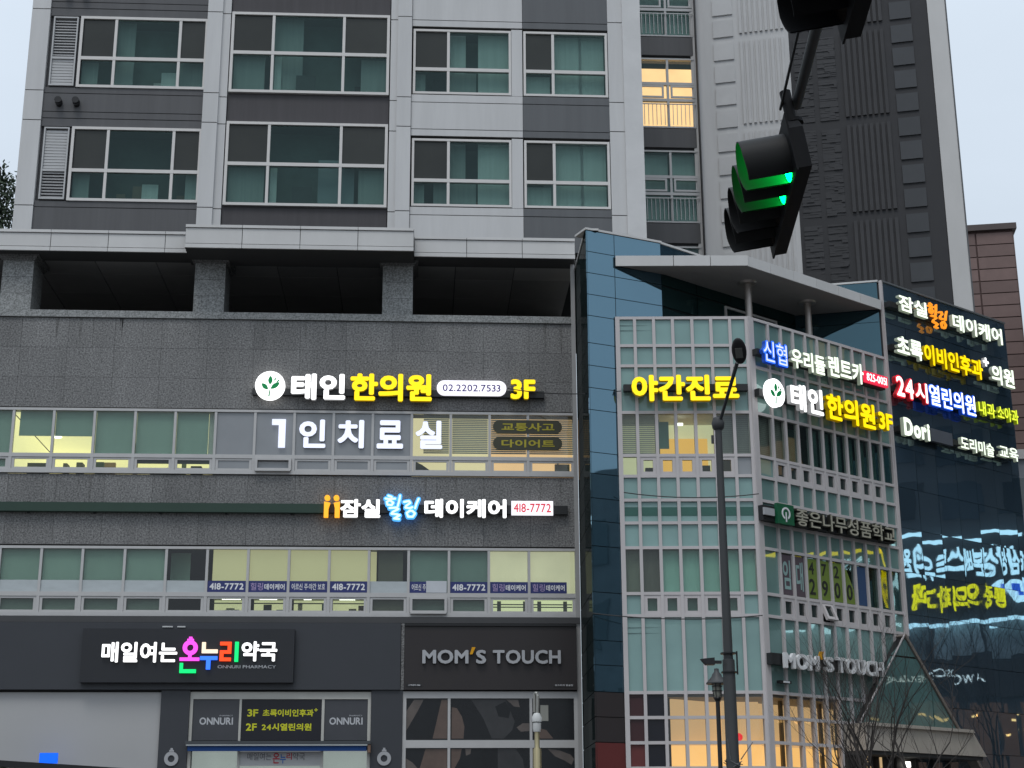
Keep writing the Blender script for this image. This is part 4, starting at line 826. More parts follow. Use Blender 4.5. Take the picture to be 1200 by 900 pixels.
for r in range(len(ROW) - 1):
    z1, z0 = ROW[r] - 0.033, ROW[r + 1] + 0.033
    for c in range(7):
        a, b_ = UF[c] + (0.05 if c == 0 else 0.035), UF[c + 1] - (0.05 if c == 6 else 0.035); cell = (a, b_, z0, z1)
        if r == 3:
            pc('pane', GF, *cell, -0.012, -0.004, GL_VIEW, C)
            if c in (0, 1, 5, 6): venetian(C, GF, a - 0.03, b_ + 0.03, z0, z1, -0.12, VEN)
            if c in (5, 6): pc('curtain', GF, a - 0.05, b_ + 0.05, z0, z1, -0.2, -0.18, M('grey_back_blind', (0.25, 0.25, 0.25)), C)
            if c == 2: pc('notice_board', GF, a + 0.0, a + 0.26, z0 + 0.2, z1 - 0.1, -0.3, -0.28, M('teal_board', (0.2, 0.38, 0.36)), C)
        elif r == 4:
            if 1 <= c <= 5: sash(GF, UF[c] + 0.035, UF[c + 1] - 0.035, z0, z1, GL_VIEW)
            else: pc('pane', GF, *cell, -0.012, -0.004, GL_VIEW if c == 0 else GREYFILM, C)
        elif r == 8:
            pc('pane', GF, *cell, -0.012, -0.004, GL_VIEW, C)
            pc('roller_blind', GF, a - 0.03, b_ + 0.03, z0, z1, -0.12, -0.11, {0: M('beige_grey_blind', (0.24, 0.26, 0.22)), 1: M('taupe_blind', (0.17, 0.16, 0.145), stretch=(6, 6, .1), var=.15)}.get(c, M('light_teal_blind', (0.44, 0.74, 0.69), jit=0.06)), C)
        elif r == 9:
            if 1 <= c <= 5: sash(GF, UF[c] + 0.035, UF[c + 1] - 0.035, z0, z1, GL_VIEW); pc('roller_blind', GF, a, b_, z0, z1, -0.12, -0.11, M('pale_teal_blind', (0.26, 0.40, 0.37), jit=0.2), C)
            else: pc('pane', GF, *cell, -0.012, -0.004, TG2, C)
        elif r >= 11:
            if c == 0: pc('pane', GF, *cell, -0.012, -0.004, MARO if r >= 13 else M('dark_maroon_film', (0.05, 0.018, 0.02), rough=0.3), C)
            elif c == 1: pc('pane', GF, *cell, -0.012, -0.004, BLKP, C)
            else:
                pc('pane', GF, *cell, -0.012, -0.004, G('warm_shop_glass', (0.85, 0.85, 0.80), base=0.02, wav=0.08), C)
        else:
            m_ = TG2
            pc('pane', GF, *cell, -0.012, -0.004, m_, C)
            if r == 6: pc('green_strip', GF, a + 0.003, b_ - 0.003, z0 + 0.13, z1 - 0.12, -0.003, 0.003, G('green_film', (0, 0, 0), base=0.02, opaque=(0.01, 0.10, 0.07), wav=0.1), C)
# third floor room of the front grid
pc('room_wall', GF, 0.0, 1.65, 9.2, 11.2, -1.3, -1.28, CRW, C); pc('room_wall', GF, 1.65, 2.4, 9.2, 11.2, -1.3, -1.28, CRW, C); pc('service_counter', GF, 0.95, 2.1, 9.6, 10.75, -1.2, -1.0, ORW, C)
pc('room_ceiling', GF, 0.0, 2.9, 11.15, 11.18, -1.3, -0.1, M('dim_ceiling', (0.5, 0.5, 0.45)), C); pc('room_partition', GF, 0.92, 0.97, 9.2, 11.1, -1.2, -0.6, M('teal_board', (0.2, 0.38, 0.36)), C)
pc('ceiling_lamp', GF, 1.35, 1.5, 10.95, 10.99, -0.6, -0.5, LAMP, C); pc('cabinet', GF, 1.75, 2.05, 9.6, 9.95, -0.4, -0.3, SILH, C); pc('cabinet', GF, 0.6, 0.8, 9.6, 9.9, -0.4, -0.3, SILH, C)
# ground floor shop
for nm, u0, u1, z0, z1, w0, mt_ in (('shop_wall', 0.98, 3.0, 3.9, 4.9, -1.2, PE), ('shop_wall', 0.98, 3.0, 0, 3.88, -0.9, PB), ('shop_pillar', 0.86, 0.97, 0, 4.9, -0.3, BLACK)): pc(nm, GF, u0, u1, z0, z1, w0 - 0.05, w0, mt_, C)
for nm, u0, u1, z0, z1, w0, mt_ in (('shop_wall', -0.1, 3.6, 3.9, 4.9, -1.2, PE), ('shop_wall', 0.1, 3.3, 0, 3.88, -0.9, PB), ('shop_pillar', 0.95, 1.05, 0, 4.9, -0.5, M('olive_pillar', (0.16, 0.13, 0.06))), ('shop_pillar', 1.62, 1.72, 0, 4.9, -0.5, M('olive_pillar', (0.16, 0.13, 0.06))), ('shop_pillar', 2.25, 2.35, 0, 4.9, -0.5, M('olive_pillar', (0.16, 0.13, 0.06))), ('shop_pillar', 2.85, 3.3, 0, 4.9, -0.5, BLACK)): pc(nm, GA, u0, u1, z0, z1, w0 - 0.05, w0, mt_, C)
q = MB(GF); q.ring(2.43, 4.02, 0, 0.085, -0.5, -0.42, n=18); q.build('red_disc', E('lit_red_disc', (0.9, 0.03, 0.04), 0.8), C)
# side grid panes
DKROOM = M('dark_room_side', (0.06, 0.12, 0.11), var=0.3)
for r in range(len(RA) - 1):
    z1, z0 = RA[r] - 0.033, RA[r + 1] + 0.033
    for c in range(11):
        a, b_ = UA[c] + (0.05 if c == 0 else 0.035), UA[c + 1] - (0.05 if c == 10 else 0.035); cell = (a, b_, z0, z1); zt_ = RA[r]
        if zt_ < 4.95 and c >= 8: continue
        if zt_ < 4.45 and c >= 7: continue
        if zt_ < 3.9 and c >= 6: continue
        if zt_ < 3.5 and c >= 6: continue
        if r == 2:
            pc('pane', GA, *cell, -0.012, -0.004, GL_VIEW_A if c > 1 else GL_VIEW, C)
            if c < 2: venetian(C, GA, a - 0.03, b_ + 0.03, z0, z1, -0.12); pc('curtain', GA, a - 0.05, b_ + 0.05, z0, z1, -0.2, -0.18, M('grey_back_blind', (0.25, 0.25, 0.25)), C)
            elif c in (2, 3): pc('curtain', GA, a, b_, z0, z1, -0.4, -0.38, M('side_teal_curtain', (0.25, 0.36, 0.33), var=0.3, ns=3), C)
            else: pc('curtain', GA, b_ - 0.15, b_, z0, z1, -0.15, -0.13, M('side_teal_curtain', (0.25, 0.36, 0.33), var=0.3, ns=3), C); pc('dark_room', GA, a - 0.05, b_ + 0.05, z0, z1, -0.8, -0.78, DKROOM, C)
        elif r == 3 or r == 8:
            if 1 <= c <= 9: sash(GA, UA[c] + 0.035, UA[c + 1] - 0.035, z0, z1, G('dark_sash_glass', (0, 0, 0), base=0.05, opaque=(0.03, 0.045, 0.042), wav=0.1, jit=0.4), 24 if (r == 8 and c == 4) else 0)
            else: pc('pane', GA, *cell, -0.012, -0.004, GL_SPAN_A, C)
        elif r == 7:
            if c in (0,): pc('pane', GA, *cell, -0.012, -0.004, GL_SPAN_A, C)
            else:
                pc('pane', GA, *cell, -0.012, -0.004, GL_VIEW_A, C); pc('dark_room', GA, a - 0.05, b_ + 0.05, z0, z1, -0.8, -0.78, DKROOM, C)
                if c in (8, 9): pc('curtain', GA, a, a + 0.2, z0, z1, -0.2, -0.18, M('side_teal_curtain', (0.25, 0.36, 0.33), var=0.3, ns=3), C)
        elif zt_ < 4.95:
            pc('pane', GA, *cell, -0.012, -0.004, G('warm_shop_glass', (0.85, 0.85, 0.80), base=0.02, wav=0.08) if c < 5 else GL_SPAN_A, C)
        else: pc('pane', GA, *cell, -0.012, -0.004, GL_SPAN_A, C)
# double corner mullion
q = MB(GA); q.box(-0.06, 0.02, 0.2, 13.35, -0.1, 0.06); q.build('corner_post', FRAMEG, C)
# canopy
cp = [xy(GF, 0.02, 0.02), xy(GF, 3.03, 0.02), xy(GA, 4.86, 0.03), xy(RET, -2.1, 0.02), xy(FIN2, 0.1, 0.02)]
poly_slab('canopy_core', cp, 14.60, 14.80, CONC, C)
for a, b_ in ((0.02, 1.35), (1.36, 2.2), (2.21, 3.07)): pc('canopy_edge_panel', GF, a + 0.004, b_ - 0.004, 14.58, 14.83, 0.02, 0.06, PALE2, C)
for k in range(6):
    pc('canopy_edge_panel', GA, -0.02 + k * 0.815 + 0.004, -0.02 + (k + 1) * 0.815 - 0.004, 14.58, 14.83, 0.03, 0.065, PALE2, C)
for (x, y), s_ in (((7.58, 34.63), 0), ((9.32, 35.93), 1)):
    q = MB(Fr(x, y, 0)); q.tube((0, 0, 13.1), (0, 0, 14.6), 0.085, 0.085, 16); q.tube((0, 0, 14.55), (0, 0, 14.6), 0.2, 0.22, 16); q.build('canopy_column', STEEL, C, smooth=True)
q = MB(FIN2); q.frame(2.1, 3.95, 13.2, 14.27, 0.05, 0.0, 0.04); q.box(3.0, 3.05, 13.2, 14.2, 0, 0.035); q.build('terrace_door_frame', PALE2, C)
q = MB(GA); q.prism([(1.3, 14.575), (1.38, 14.575), (1.75, 14.575), (1.67, 14.575)], 0, 0) if False else None

# ------------------------------------------------------------------ dark glass wing
D = thing('dark_glass_building', 'dark navy mirror glass block at the right carrying four rows of lit signs', 'building', (13, 38, 0))
DROW = [15.33, 14.28, 13.25, 12.2, 11.1, 10.1, 9.1, 8.03, 7.03, 5.95, 4.92, 3.9, 2.9, 1.5, 0.1]
DU = [4.97, 5.78, 6.60, 7.42, 8.24, 9.06, 9.88, 10.22]
poly_slab('building_core', [xy(GA, 4.95, 0.02), xy(GA, 10.2, 0.02), xy(GA, 10.2, -3.9), xy(RET, -2.3, -1.9), xy(RET, -2.3, -0.05), xy(RET, -0.02, -0.05)], 0, 15.30, BLACK, D)
for i in range(len(DROW) - 1):
    for j in range(len(DU) - 1):
        o_ = pc('glass_panel', GA, DU[j] + 0.005, DU[j + 1] - 0.005, DROW[i + 1] + 0.005, DROW[i] - 0.005, 0.025, 0.055, GL_NAVY, D)
        o_.matrix_basis = o_.matrix_basis @ Matrix.Rotation(random.gauss(0, 0.006), 4, 'Z') @ Matrix.Rotation(random.gauss(0, 0.005), 4, 'X')
    pc('return_panel', RET, -2.28, -0.03, DROW[i + 1] + 0.006, DROW[i] - 0.006, -0.045, 0.0, G('return_teal_glass', (0, 0, 0), base=0.16, power=0.9, opaque=(0.01, 0.025, 0.03), wav=0.15, refl=(0.34, 0.60, 0.72), jit=0.1), D)
q = MB(GA); q.box(4.915, 4.965, 6.5, 15.37, 0.0, 0.08); q.build('corner_trim', FRAMEG, D)
q = MB(GA); q.box(4.95, 10.22, 15.335, 15.38, -0.3, 0.08); q.build('roof_trim', M('dark_trim', (0.2, 0.21, 0.22), rough=0.4, metal=0.4), D)
q = MB(RET); q.box(-2.3, -0.0, 15.335, 15.38, -0.3, 0.03); q.build('roof_trim', PALE2, D)
# entrance gable
Gb = thing('glass_entrance_gable', 'sloping teal glass entrance gable over a beige concrete beam beside the bare tree', 'entrance', (11.5, 36.5, 0))
FG = GA.off(0.30)
q = MB(FG); q.prism([(4.51, 6.42), (6.27, 4.38), (2.78, 4.38)], -0.28, -0.05); q.build('gable_body', BLACK, Gb)
segs = [[(4.51, 6.38), (4.86, 5.98), (3.98, 5.98)], [(2.80, 4.40), (3.36, 4.40), (3.36, 4.95 + 0.25), (3.3, 5.05)], [(3.38, 4.40), (4.42, 4.40), (4.47, 5.94), (3.95, 5.94), (3.38, 5.24)], [(4.46, 4.40), (5.36, 4.40), (5.36, 5.40), (4.89, 5.94), (4.51, 5.94)], [(5.40, 4.40), (6.22, 4.40), (5.40, 5.34)]]
for s_ in segs: q = MB(FG); q.prism(s_, -0.049, -0.02); q.build('glass_panel', G('gable_glass', (0, 0, 0), base=0.06, opaque=(0.09, 0.17, 0.165), wav=0.13, refl=(0.8, 0.95, 0.93), jit=0.08), Gb)
def bar2(fr, p, q_, t, w0, w1, name, mat, parent):
    d = Vector((q_[0] - p[0], q_[1] - p[1])); n = Vector((-d.y, d.x)).normalized() * t / 2
    b = MB(fr); b.prism([(p[0] + n.x, p[1] + n.y), (q_[0] + n.x, q_[1] + n.y), (q_[0] - n.x, q_[1] - n.y), (p[0] - n.x, p[1] - n.y)], w0, w1); return b.build(name, mat, parent)
bar2(FG, (4.50, 6.47), (7.75, 2.7), 0.07, -0.25, 0.02, 'gable_rafter', M('rafter_bronze', (0.22, 0.19, 0.17), rough=0.5, metal=0.3), Gb)
bar2(FG, (4.50, 6.47), (2.60, 4.30), 0.03, -0.03, 0.0, 'gable_rafter', FRAMEG, Gb)
q = MB(FG); q.prism([(2.40, 4.36), (6.28, 4.36), (6.78, 3.78), (2.40, 3.78)], -0.3, 0.35); q.build('concrete_beam', BEIGE, Gb)
q = MB(FG); q.prism([(2.40, 4.37), (6.24, 4.37), (6.30, 4.30), (2.40, 4.30)], 0.351, 0.42); q.build('beam_lip', BEIGE, Gb)
q = MB(FG); q.box(2.4, 6.7, 3.70, 3.775, -0.3, 0.30); q.build('beam_shadow_gap', JOINT, Gb)
pc('lobby_wall', FG, 2.4, 7.1, 0, 3.69, -0.28, -0.25, M('lobby_dark', (0.06, 0.055, 0.05)), Gb)
for k, u in enumerate((2.7, 3.35, 4.0, 4.75, 5.4, 6.0)): pc('door_post', FG, u, u + 0.05, 0, 3.69, -0.25, -0.15, RAILM, Gb)
pc('lit_door_jamb', FG, 3.1, 3.22, 0, 3.69, -0.24, -0.22, PE, Gb); pc('lit_door_jamb', FG, 3.55, 3.62, 0, 3.69, -0.24, -0.22, PE, Gb); pc('lobby_lamp', FG, 4.42, 4.55, 3.5, 3.62, -0.2, -0.15, LAMP, Gb)

# ------------------------------------------------------------------ signs on the glass corner and dark wing
F25 = GF.off(0.2)
S = thing('night_clinic_sign', 'four big bright yellow letters over the front teal grid behind the street lamp', 'sign', (6, 33.5, 11.5))
rail(S, GF, 0.12, 2.9, 11.55, 11.70, 0.05, 0.2); text(S, F25, '야간진료', 0.29, 2.68, 11.27, 11.88, 0, YEL, bold=0.045, depth=0.12)
FA = GA.off(0.22)
S = thing('car_rental_sign', 'lit sign of blue edged and white letters ending in a red number plate', 'sign', (9, 35, 12.5))
rail(S, GA, 0.02, 4.6, 12.42, 12.56, 0.05, 0.2)
text(S, FA, '신협', 0.12, 0.90, 12.27, 12.76, 0, WSOFT, bold=0.0, depth=0.1, outline=BLUEL, ob=0.06)
text(S, FA, '우리들', 1.05, 2.24, 12.29, 12.76, 0, CREAM, bold=0.03, depth=0.1); text(S, FA, '렌트카', 2.36, 3.64, 12.33, 12.84, 0, CREAM, bold=0.03, depth=0.1)
pc('number_plate', FA, 3.74, 4.60, 12.45, 12.72, 0, 0.07, E('lit_red_plate', (0.9, 0.03, 0.08), 0.8), S); text(S, FA, '825-0051', 3.79, 4.55, 12.49, 12.68, 0.072, W1, bold=0.01, depth=0.006)
S = thing('clinic_side_sign', 'lit clinic sign with round leaf logo, white and yellow letters across the side grid', 'sign', (9, 35, 11.5))
rail(S, GA, 0.02, 4.5, 11.45, 11.62, 0.05, 0.2); leaf_logo(S, FA, 0.44, 11.56, 0.31, 0.33, 0.0)
text(S, FA, '태인', 0.93, 2.05, 11.27, 11.90, 0, W1, bold=0.04, depth=0.12); text(S, FA, '한의원', 2.17, 3.94, 11.25, 11.88, 0, YEL, bold=0.04, depth=0.12); text(S, FA, '3F', 4.06, 4.60, 11.33, 11.76, 0, YEL, bold=0.04, depth=0.12)
S = thing('school_sign', 'unlit beige lettered school sign with a square green badge on the side grid', 'sign', (9, 35, 8.8))
pc('backing_rail', GA, -0.05, 4.5, 8.62, 8.95, 0.05, 0.2, RAILM, S); pc('control_box', FA, -0.08, 0.25, 8.72, 8.88, 0.0, 0.05, M('box_grey', (0.4, 0.41, 0.42)), S)
q = MB(FA); q.box(0.30, 0.84, 8.57, 9.02, 0.0, 0.09); q.build('badge', M('badge_green', (0.01, 0.11, 0.05), rough=0.4), S)
q = MB(FA); q.ring(0.57, 8.81, 0.10, 0.14, 0.09, 0.10, n=20, a0=R(-60), a1=R(250)); q.box(0.555, 0.59, 8.62, 8.84, 0.09, 0.10); q.build('badge_ring', TXT_W, S)
text(S, FA, '좋은나무성품학교', 0.92, 4.42, 8.60, 8.98, 0.01, M('beige_lettering', (0.40, 0.38, 0.30)), bold=0.01, depth=0.08, outline=M('letter_edge_dark', (0.05, 0.05, 0.04)), ob=0.05)
SILV2 = M('pale_silver', (0.72, 0.72, 0.72), rough=0.4)
S = thing('burger_side_sign', 'unlit grey shop name with orange apostrophe on the side grid behind the bare tree', 'sign', (9, 35, 5.6))
rail(S, GA, -0.02, 3.7, 5.50, 5.74, 0.05, 0.2)
text(S, FA, 'MOM', 0.28, 1.40, 5.42, 5.76, 0.02, SILV2, bold=0.035, depth=0.08); text(S, FA, 'S', 1.60, 1.88, 5.43, 5.76, 0.02, SILV2, bold=0.035, depth=0.08); text(S, FA, 'TOUCH', 2.0, 3.62, 5.44, 5.78, 0.02, SILV2, bold=0.035, depth=0.08)
q = MB(FA); q.prism([(1.43, 5.68), (1.49, 5.68), (1.56, 5.86), (1.48, 5.86)], 0.02, 0.1); q.build('apostrophe', M('orange_paint', (0.75, 0.35, 0.0)), S)
S = thing('small_bracket_light', 'small dark bar light just below the grey shop name on the side grid', 'lamp', (7.7, 33.8, 5.2)); pc('body', GA, 0.27, 0.62, 5.12, 5.18, 0.05, 0.16, BLACK, S); pc('strip', GA, 0.36, 0.56, 5.13, 5.17, 0.161, 0.17, WHITEP, S)
# vacancy stickers in second floor side windows
for c, s_, mb, mt2, lab in ((1, '임', M('mauve_sheet', (0.10, 0.075, 0.09)), M('mint_print', (0.28, 0.42, 0.40)), 'leftmost mauve grey sheet with a pale letter in the side grid window'), (2, '대', M('mauve_sheet', (0.10, 0.075, 0.09)), M('mint_print', (0.28, 0.42, 0.40)), 'mauve grey sheet with a pale letter touching the first lime green sheet'), (3, '42', None, None, 'leftmost lime green sheet with two dark digits, right of the pale letters'), (4, '79', None, None, 'second lime green sheet with two dark digits in the side grid window'), (5, '20', None, None, 'third lime green sheet with two dark digits, left of the slanted one'), (6, ' 0', None, None, 'lime green sheet cut on a slant showing a single 0'), (7, '', M('blue_poster', (0.03, 0.07, 0.16)), None, 'dark blue poster sheet right of the lime green ones')):
    S = thing('window_sheet', lab, 'poster', tuple(GA.P(UA[c], 0.01, 7.1)), 'sheets in the second floor side windows')
    a, b_ = UA[c] + 0.04, UA[c + 1] - 0.04; lime = M('lime_sheet', (0.16, 0.23, 0.04), rough=0.4)
    if c == 6: q = MB(GA); q.prism([(a, 7.08), (b_, 7.08), (b_ - 0.02, 7.4), (a + 0.1, 7.85), (a, 7.9)], 0.001, 0.006); q.build('sheet', lime, S)
    else: pc('sheet', GA, a, b_, 7.08, 7.97, 0.001, 0.006, mb or lime, S)
    if c < 3: text(S, GA, s_, a + 0.06, b_ - 0.05, 7.2, 7.85, 0.007, mt2, bold=0.02, depth=0.004)
    elif c < 7:
        if s_[0] != ' ': text(S, GA, s_[0], a + 0.08, b_ - 0.10, 7.62, 7.90, 0.007, TXT_B, bold=0.02, depth=0.004)
        text(S, GA, s_[1], a + 0.07, b_ - 0.08, 7.16, 7.52, 0.007, TXT_B, bold=0.02, depth=0.004)
# dark wing signs
FD = GA.off(0.25)
def drail(S, u0, u1, z): rail(S, GA, u0, u1, z - 0.07, z + 0.07, 0.07, 0.24)
S = thing('daycare_top_sign', 'white lit daycare sign with two orange letters, topmost on the dark glass block', 'sign', (13, 38, 14.8))
drail(S, 4.98, 9.5, 14.72); text(S, FD, '잠실', 5.22, 6.36, 14.58, 15.00, 0, CREAM, bold=0.03, depth=0.1); brush(S, FD, 6.50, 7.30, 14.45, 15.08, 0, 0.06, 0.02, E('lit_orange_script', (1.0, 0.33, 0.02), 0.85)); text(S, FD, '데이케어', 7.42, 9.60, 14.53, 14.98, 0, CREAM, bold=0.03, depth=0.1)
S = thing('ear_clinic_sign', 'lit white and yellow sign with a plus mark, second row on the dark glass', 'sign', (13, 38, 13.6))
drail(S, 4.98, 9.9, 13.6); text(S, FD, '초록', 5.0, 6.02, 13.38, 13.88, 0, CREAM, bold=0.035, depth=0.1); text(S, FD, '이비인후과', 6.09, 8.56, 13.36, 13.90, 0, YEL, bold=0.035, depth=0.1); text(S, FD, '+', 8.60, 8.86, 13.78, 14.02, 0, W1, bold=0.04, depth=0.1); text(S, FD, '의원', 8.95, 9.96, 13.38, 13.90, 0, CREAM, bold=0.035, depth=0.1)
S = thing('open_clinic_sign', 'lit sign with red edged 24 and blue edged letters, third row on dark glass', 'sign', (13, 38, 12.5))
drail(S, 4.98, 9.9, 12.55); text(S, FD, '24', 4.86, 5.52, 12.30, 12.80, 0, W1, bold=0.02, depth=0.1, outline=REDL, ob=0.07); text(S, FD, '시', 5.60, 6.08, 12.30, 12.80, 0, W1, bold=0.02, depth=0.1, outline=REDL, ob=0.06); text(S, FD, '열린의원', 6.16, 8.08, 12.30, 12.84, 0, W1, bold=0.015, depth=0.1, outline=BLUEL, ob=0.055)
text(S, FD, '내과', 8.22, 8.94, 12.40, 12.78, 0, YEL2, bold=0.02, depth=0.1); text(S, FD, '소아과', 9.04, 9.98, 12.42, 12.80, 0, YEL2, bold=0.02, depth=0.1)
S = thing('art_school_sign', 'lit white sign with a grey box in its middle, lowest row on dark glass', 'sign', (13, 38, 11.5))
drail(S, 4.98, 9.8, 11.52); text(S, FD, 'Dori', 5.02, 6.04, 11.32, 11.78, 0, CREAM, bold=0.05, depth=0.1); pc('grey_box', FD, 6.1, 6.98, 11.36, 11.68, 0, 0.09, M('box_dark_grey', (0.10, 0.11, 0.13)), S)
text(S, FD, '도리미술', 7.30, 8.72, 11.33, 11.68, 0, CREAM, bold=0.02, depth=0.1); text(S, FD, '교육', 8.96, 9.80, 11.38, 11.72, 0, CREAM, bold=0.02, depth=0.1)

# ------------------------------------------------------------------ brown tower far right
Bt = thing('brown_stone_tower', 'distant brown stone clad tower with a dark flat cap at the right edge', 'building', (27, 69, 0))
BF = Fr(0, 75, -12)
pc('tower_body', BF, 24, 28.78, 0, 30.5, -6, -0.05, PINKJ, Bt)
for i in range(34):
    z = 30.35 - (i + 1) * 0.62
    for a, b_ in ((25.9, 27.0), (27.04, 28.76)): pc('stone_panel', BF, a + 0.02, b_ - 0.02, z + 0.03, z + 0.6, -0.05, 0, PINK, Bt)
pc('roof_cap', BF, 23.8, 28.95, 30.45, 30.75, -6.1, 0.15, M('cap_dark', (0.09, 0.07, 0.065)), Bt)
sf = Fr(*BF.P(28.78, 0, 0)[:2], 70)
for i in range(34): pc('stone_panel', sf, 0.02, 5.5, 30.35 - (i + 1) * 0.62 + 0.03, 30.35 - i * 0.62 - 0.02, -0.03, 0.02, PINK, Bt)
Lt = thing('low_grey_building', 'small stretch of low grey building just right of the dark glass block', 'building', (20, 50, 0))
lb = Fr(0, 50, -10); pc('wall', lb, 17.5, 22.5, 0, 13.4, -4, 0, M('lowgrey_wall', (0.22, 0.24, 0.27), var=0.1), Lt)
for k in range(6): pc('window', lb, 17.8 + k * 0.8, 18.3 + k * 0.8, 11.8, 12.8, 0, 0.03, GL_DARK, Lt)
pc('parapet', lb, 17.4, 22.6, 13.4, 13.7, -4, 0.1, PALE2, Lt)

# ------------------------------------------------------------------ buildings across the side street (seen mirrored in the glass)
XF = Fr(28, 60, -90)   # faces the camera's left
X1 = thing('mirrored_street_building', 'dark building across the side street, seen mirrored in the navy glass', 'building', (30, 42, 0))
RD = M('mirror_bldg_wall', (0.075, 0.08, 0.088), var=0.2, ns=0.3)
pc('wall', XF, -6, 34.5, 0, 27, -10, 0, RD, X1)
for f in range(8):
    for k in range(20): pc('window', XF, -5 + k * 2.0, -3.6 + k * 2.0, 12.6 + f * 1.85, 13.8 + f * 1.85, 0, 0.03, M('mirror_win', (0.03, 0.045, 0.06), rough=0.1, jit=0.5) if (f * 7 + k * 3) % 11 else E('dim_lit_window', (0.8, 0.5, 0.25), 0.35), X1)
for k in range(12): pc('shop_window', XF, 14 + k * 1.5, 15.35 + k * 1.5, 7.9, 9.0, 0, 0.05, M('pale_shop_pane', (0.42, 0.47, 0.48), jit=0.5, var=0.4, ns=1.5), X1)
for k in range(8): pc('shop_window', XF, 15.2 + k * 1.9, 16.7 + k * 1.9, 4.0, 6.4, 0, 0.05, E('cafe_interior', (0.16, 0.08, 0.05), 0.6, var=0.3, ns=1.2), X1)
for k in range(46):
    u = random.uniform(15.5, 31); z = random.choice((5.9, 5.9, 5.4, random.uniform(4.6, 6.1))); pc('cafe_lamp', XF, u, u + random.uniform(0.06, 0.3), z, z + 0.07, 0.06, 0.1, E('cafe_lamp_glow', (1.0, 0.62, 0.22), 3.0), X1)
pc('shop_band', XF, 14, 33, 6.6, 7.8, 0, 0.1, M('cafe_band', (0.04, 0.03, 0.03)), X1)
X2 = thing('mirrored_corner_block', 'lower block across the side street, seen mirrored in the blue fin', 'building', (34, 15, 0)); pc('wall', XF, 38, 62, 0, 17.5, -10, -1, M('corner_block_wall', (0.14, 0.15, 0.16), var=0.2), X2)
for f in range(4):
    for k in range(9): pc('window', XF, 39 + k * 2.5, 40.7 + k * 2.5, 2.5 + f * 3.6, 4.6 + f * 3.6, -0.99, -0.95, M('corner_block_window', (0.05, 0.07, 0.08), rough=0.15, jit=0.4), X2)
MW = E('mirror_sign_white', (0.62, 0.92, 1.0), 2.6); MY = E('mirror_sign_yellow', (1.0, 0.85, 0.0), 2.4); MG_ = E('mirror_frame_yellow', (1.0, 0.75, 0.0), 2.2)
S = thing('pain_clinic_sign', 'mirrored white over yellow clinic sign in a pale light frame', 'sign', (28, 38, 10))
text(S, XF, '삼성본베스트의원', 20.0, 23.55, 10.45, 11.45, 0.2, MW, bold=0.04, depth=0.1); text(S, XF, '통증의학과', 20.7, 23.5, 9.4, 10.25, 0.2, MY, bold=0.045, depth=0.1)
q = MB(XF); q.ring(20.25, 9.9, 0, 0.42, 0.2, 0.3, n=20); q.build('round_logo', MW, S)
q = MB(XF); q.box(20.1, 20.4, 9.7, 10.15, 0.301, 0.32); q.build('logo_mark', BLUEL, S)
for p, q_ in (((19.6, 11.95), (24.0, 11.75)), ((24.0, 11.75), (24.1, 9.0)), ((19.6, 9.0), (24.1, 8.95)), ((19.3, 8.9), (19.3, 9.9))): bar2(XF, p, q_, 0.12, 0.2, 0.3, 'light_tube', MW, S)
S = thing('yellow_frame_sign', 'mirrored sign with a yellow light frame', 'sign', (28, 33, 10))
for p, q_ in (((24.3, 11.55), (28.6, 11.45)), ((24.3, 11.6), (24.3, 9.5))): bar2(XF, p, q_, 0.13, 0.2, 0.3, 'light_tube', MG_, S)
text(S, XF, '정형외과 물리치료', 24.8, 27.6, 11.0, 11.3, 0.2, MW, bold=0.02, depth=0.1); bar2(XF, (25, 9.0), (28.0, 9.0), 0.1, 0.2, 0.3, 'light_tube', MW, S)
S = thing('cafe_sign', 'mirrored cafe name in small white letters', 'sign', (28, 37, 7.2))
text(S, XF, 'A TWOSOME PLACE', 21.5, 25.2, 7.05, 7.35, 0.12, E('cafe_letters', (0.95, 1, 0.95), 2.0), bold=0.02, depth=0.08)

# ------------------------------------------------------------------ street furniture
S = thing('street_lamp', 'tall dark street lamp with a slim raised arm in front of the teal grid', 'street lamp', (4.2, 21.8, 0))
fr = Fr(4.235, 21.8, 0)
q = MB(fr); q.lathe((0, 0), [(0.16, 0), (0.16, 0.5), (0.098, 0.6), (0.085, 4.2), (0.066, 4.21), (0.048, 7.6)], 18); q.build('pole', POLEM, S, smooth=True)
q = MB(fr); q.lathe((0, 0), [(0.055, 7.5), (0.085, 7.53), (0.095, 7.6), (0.07, 7.68), (0.0, 7.7)], 16); q.build('collar', POLEM, S, smooth=True)
q = MB(fr); q.tube((0.02, 0, 7.6), (0.16, -0.78, 8.28), 0.022, 0.028, 10); q.tube((-0.09, 0, 7.3), (-0.09, 0, 7.42), 0.02, 0.02, 8); q.build('arm', POLEM, S, smooth=True)
hm = Matrix.Translation((4.395, 20.85, 8.40)) @ Matrix.Rotation(R(-18), 4, 'Z') @ Matrix.Rotation(R(-48), 4, 'X')
me = bpy.data.meshes.new('lamp_head'); bm = bmesh.new(); bmesh.ops.create_uvsphere(bm, u_segments=20, v_segments=12, radius=1); bmesh.ops.scale(bm, vec=(0.105, 0.205, 0.05), verts=bm.verts); bm.to_mesh(me); bm.free(); me.materials.append(BLACK)
for p in me.polygons: p.use_smooth = True
hd = add('lamp_head', me, hm, S)
add('led_panel', boxmesh(0.10, 0.15, 0.01, M('led_panel_glass', (0.12, 0.12, 0.11), rough=0.3)), hm @ Matrix.Translation((0, 0.01, -0.052)), hd)
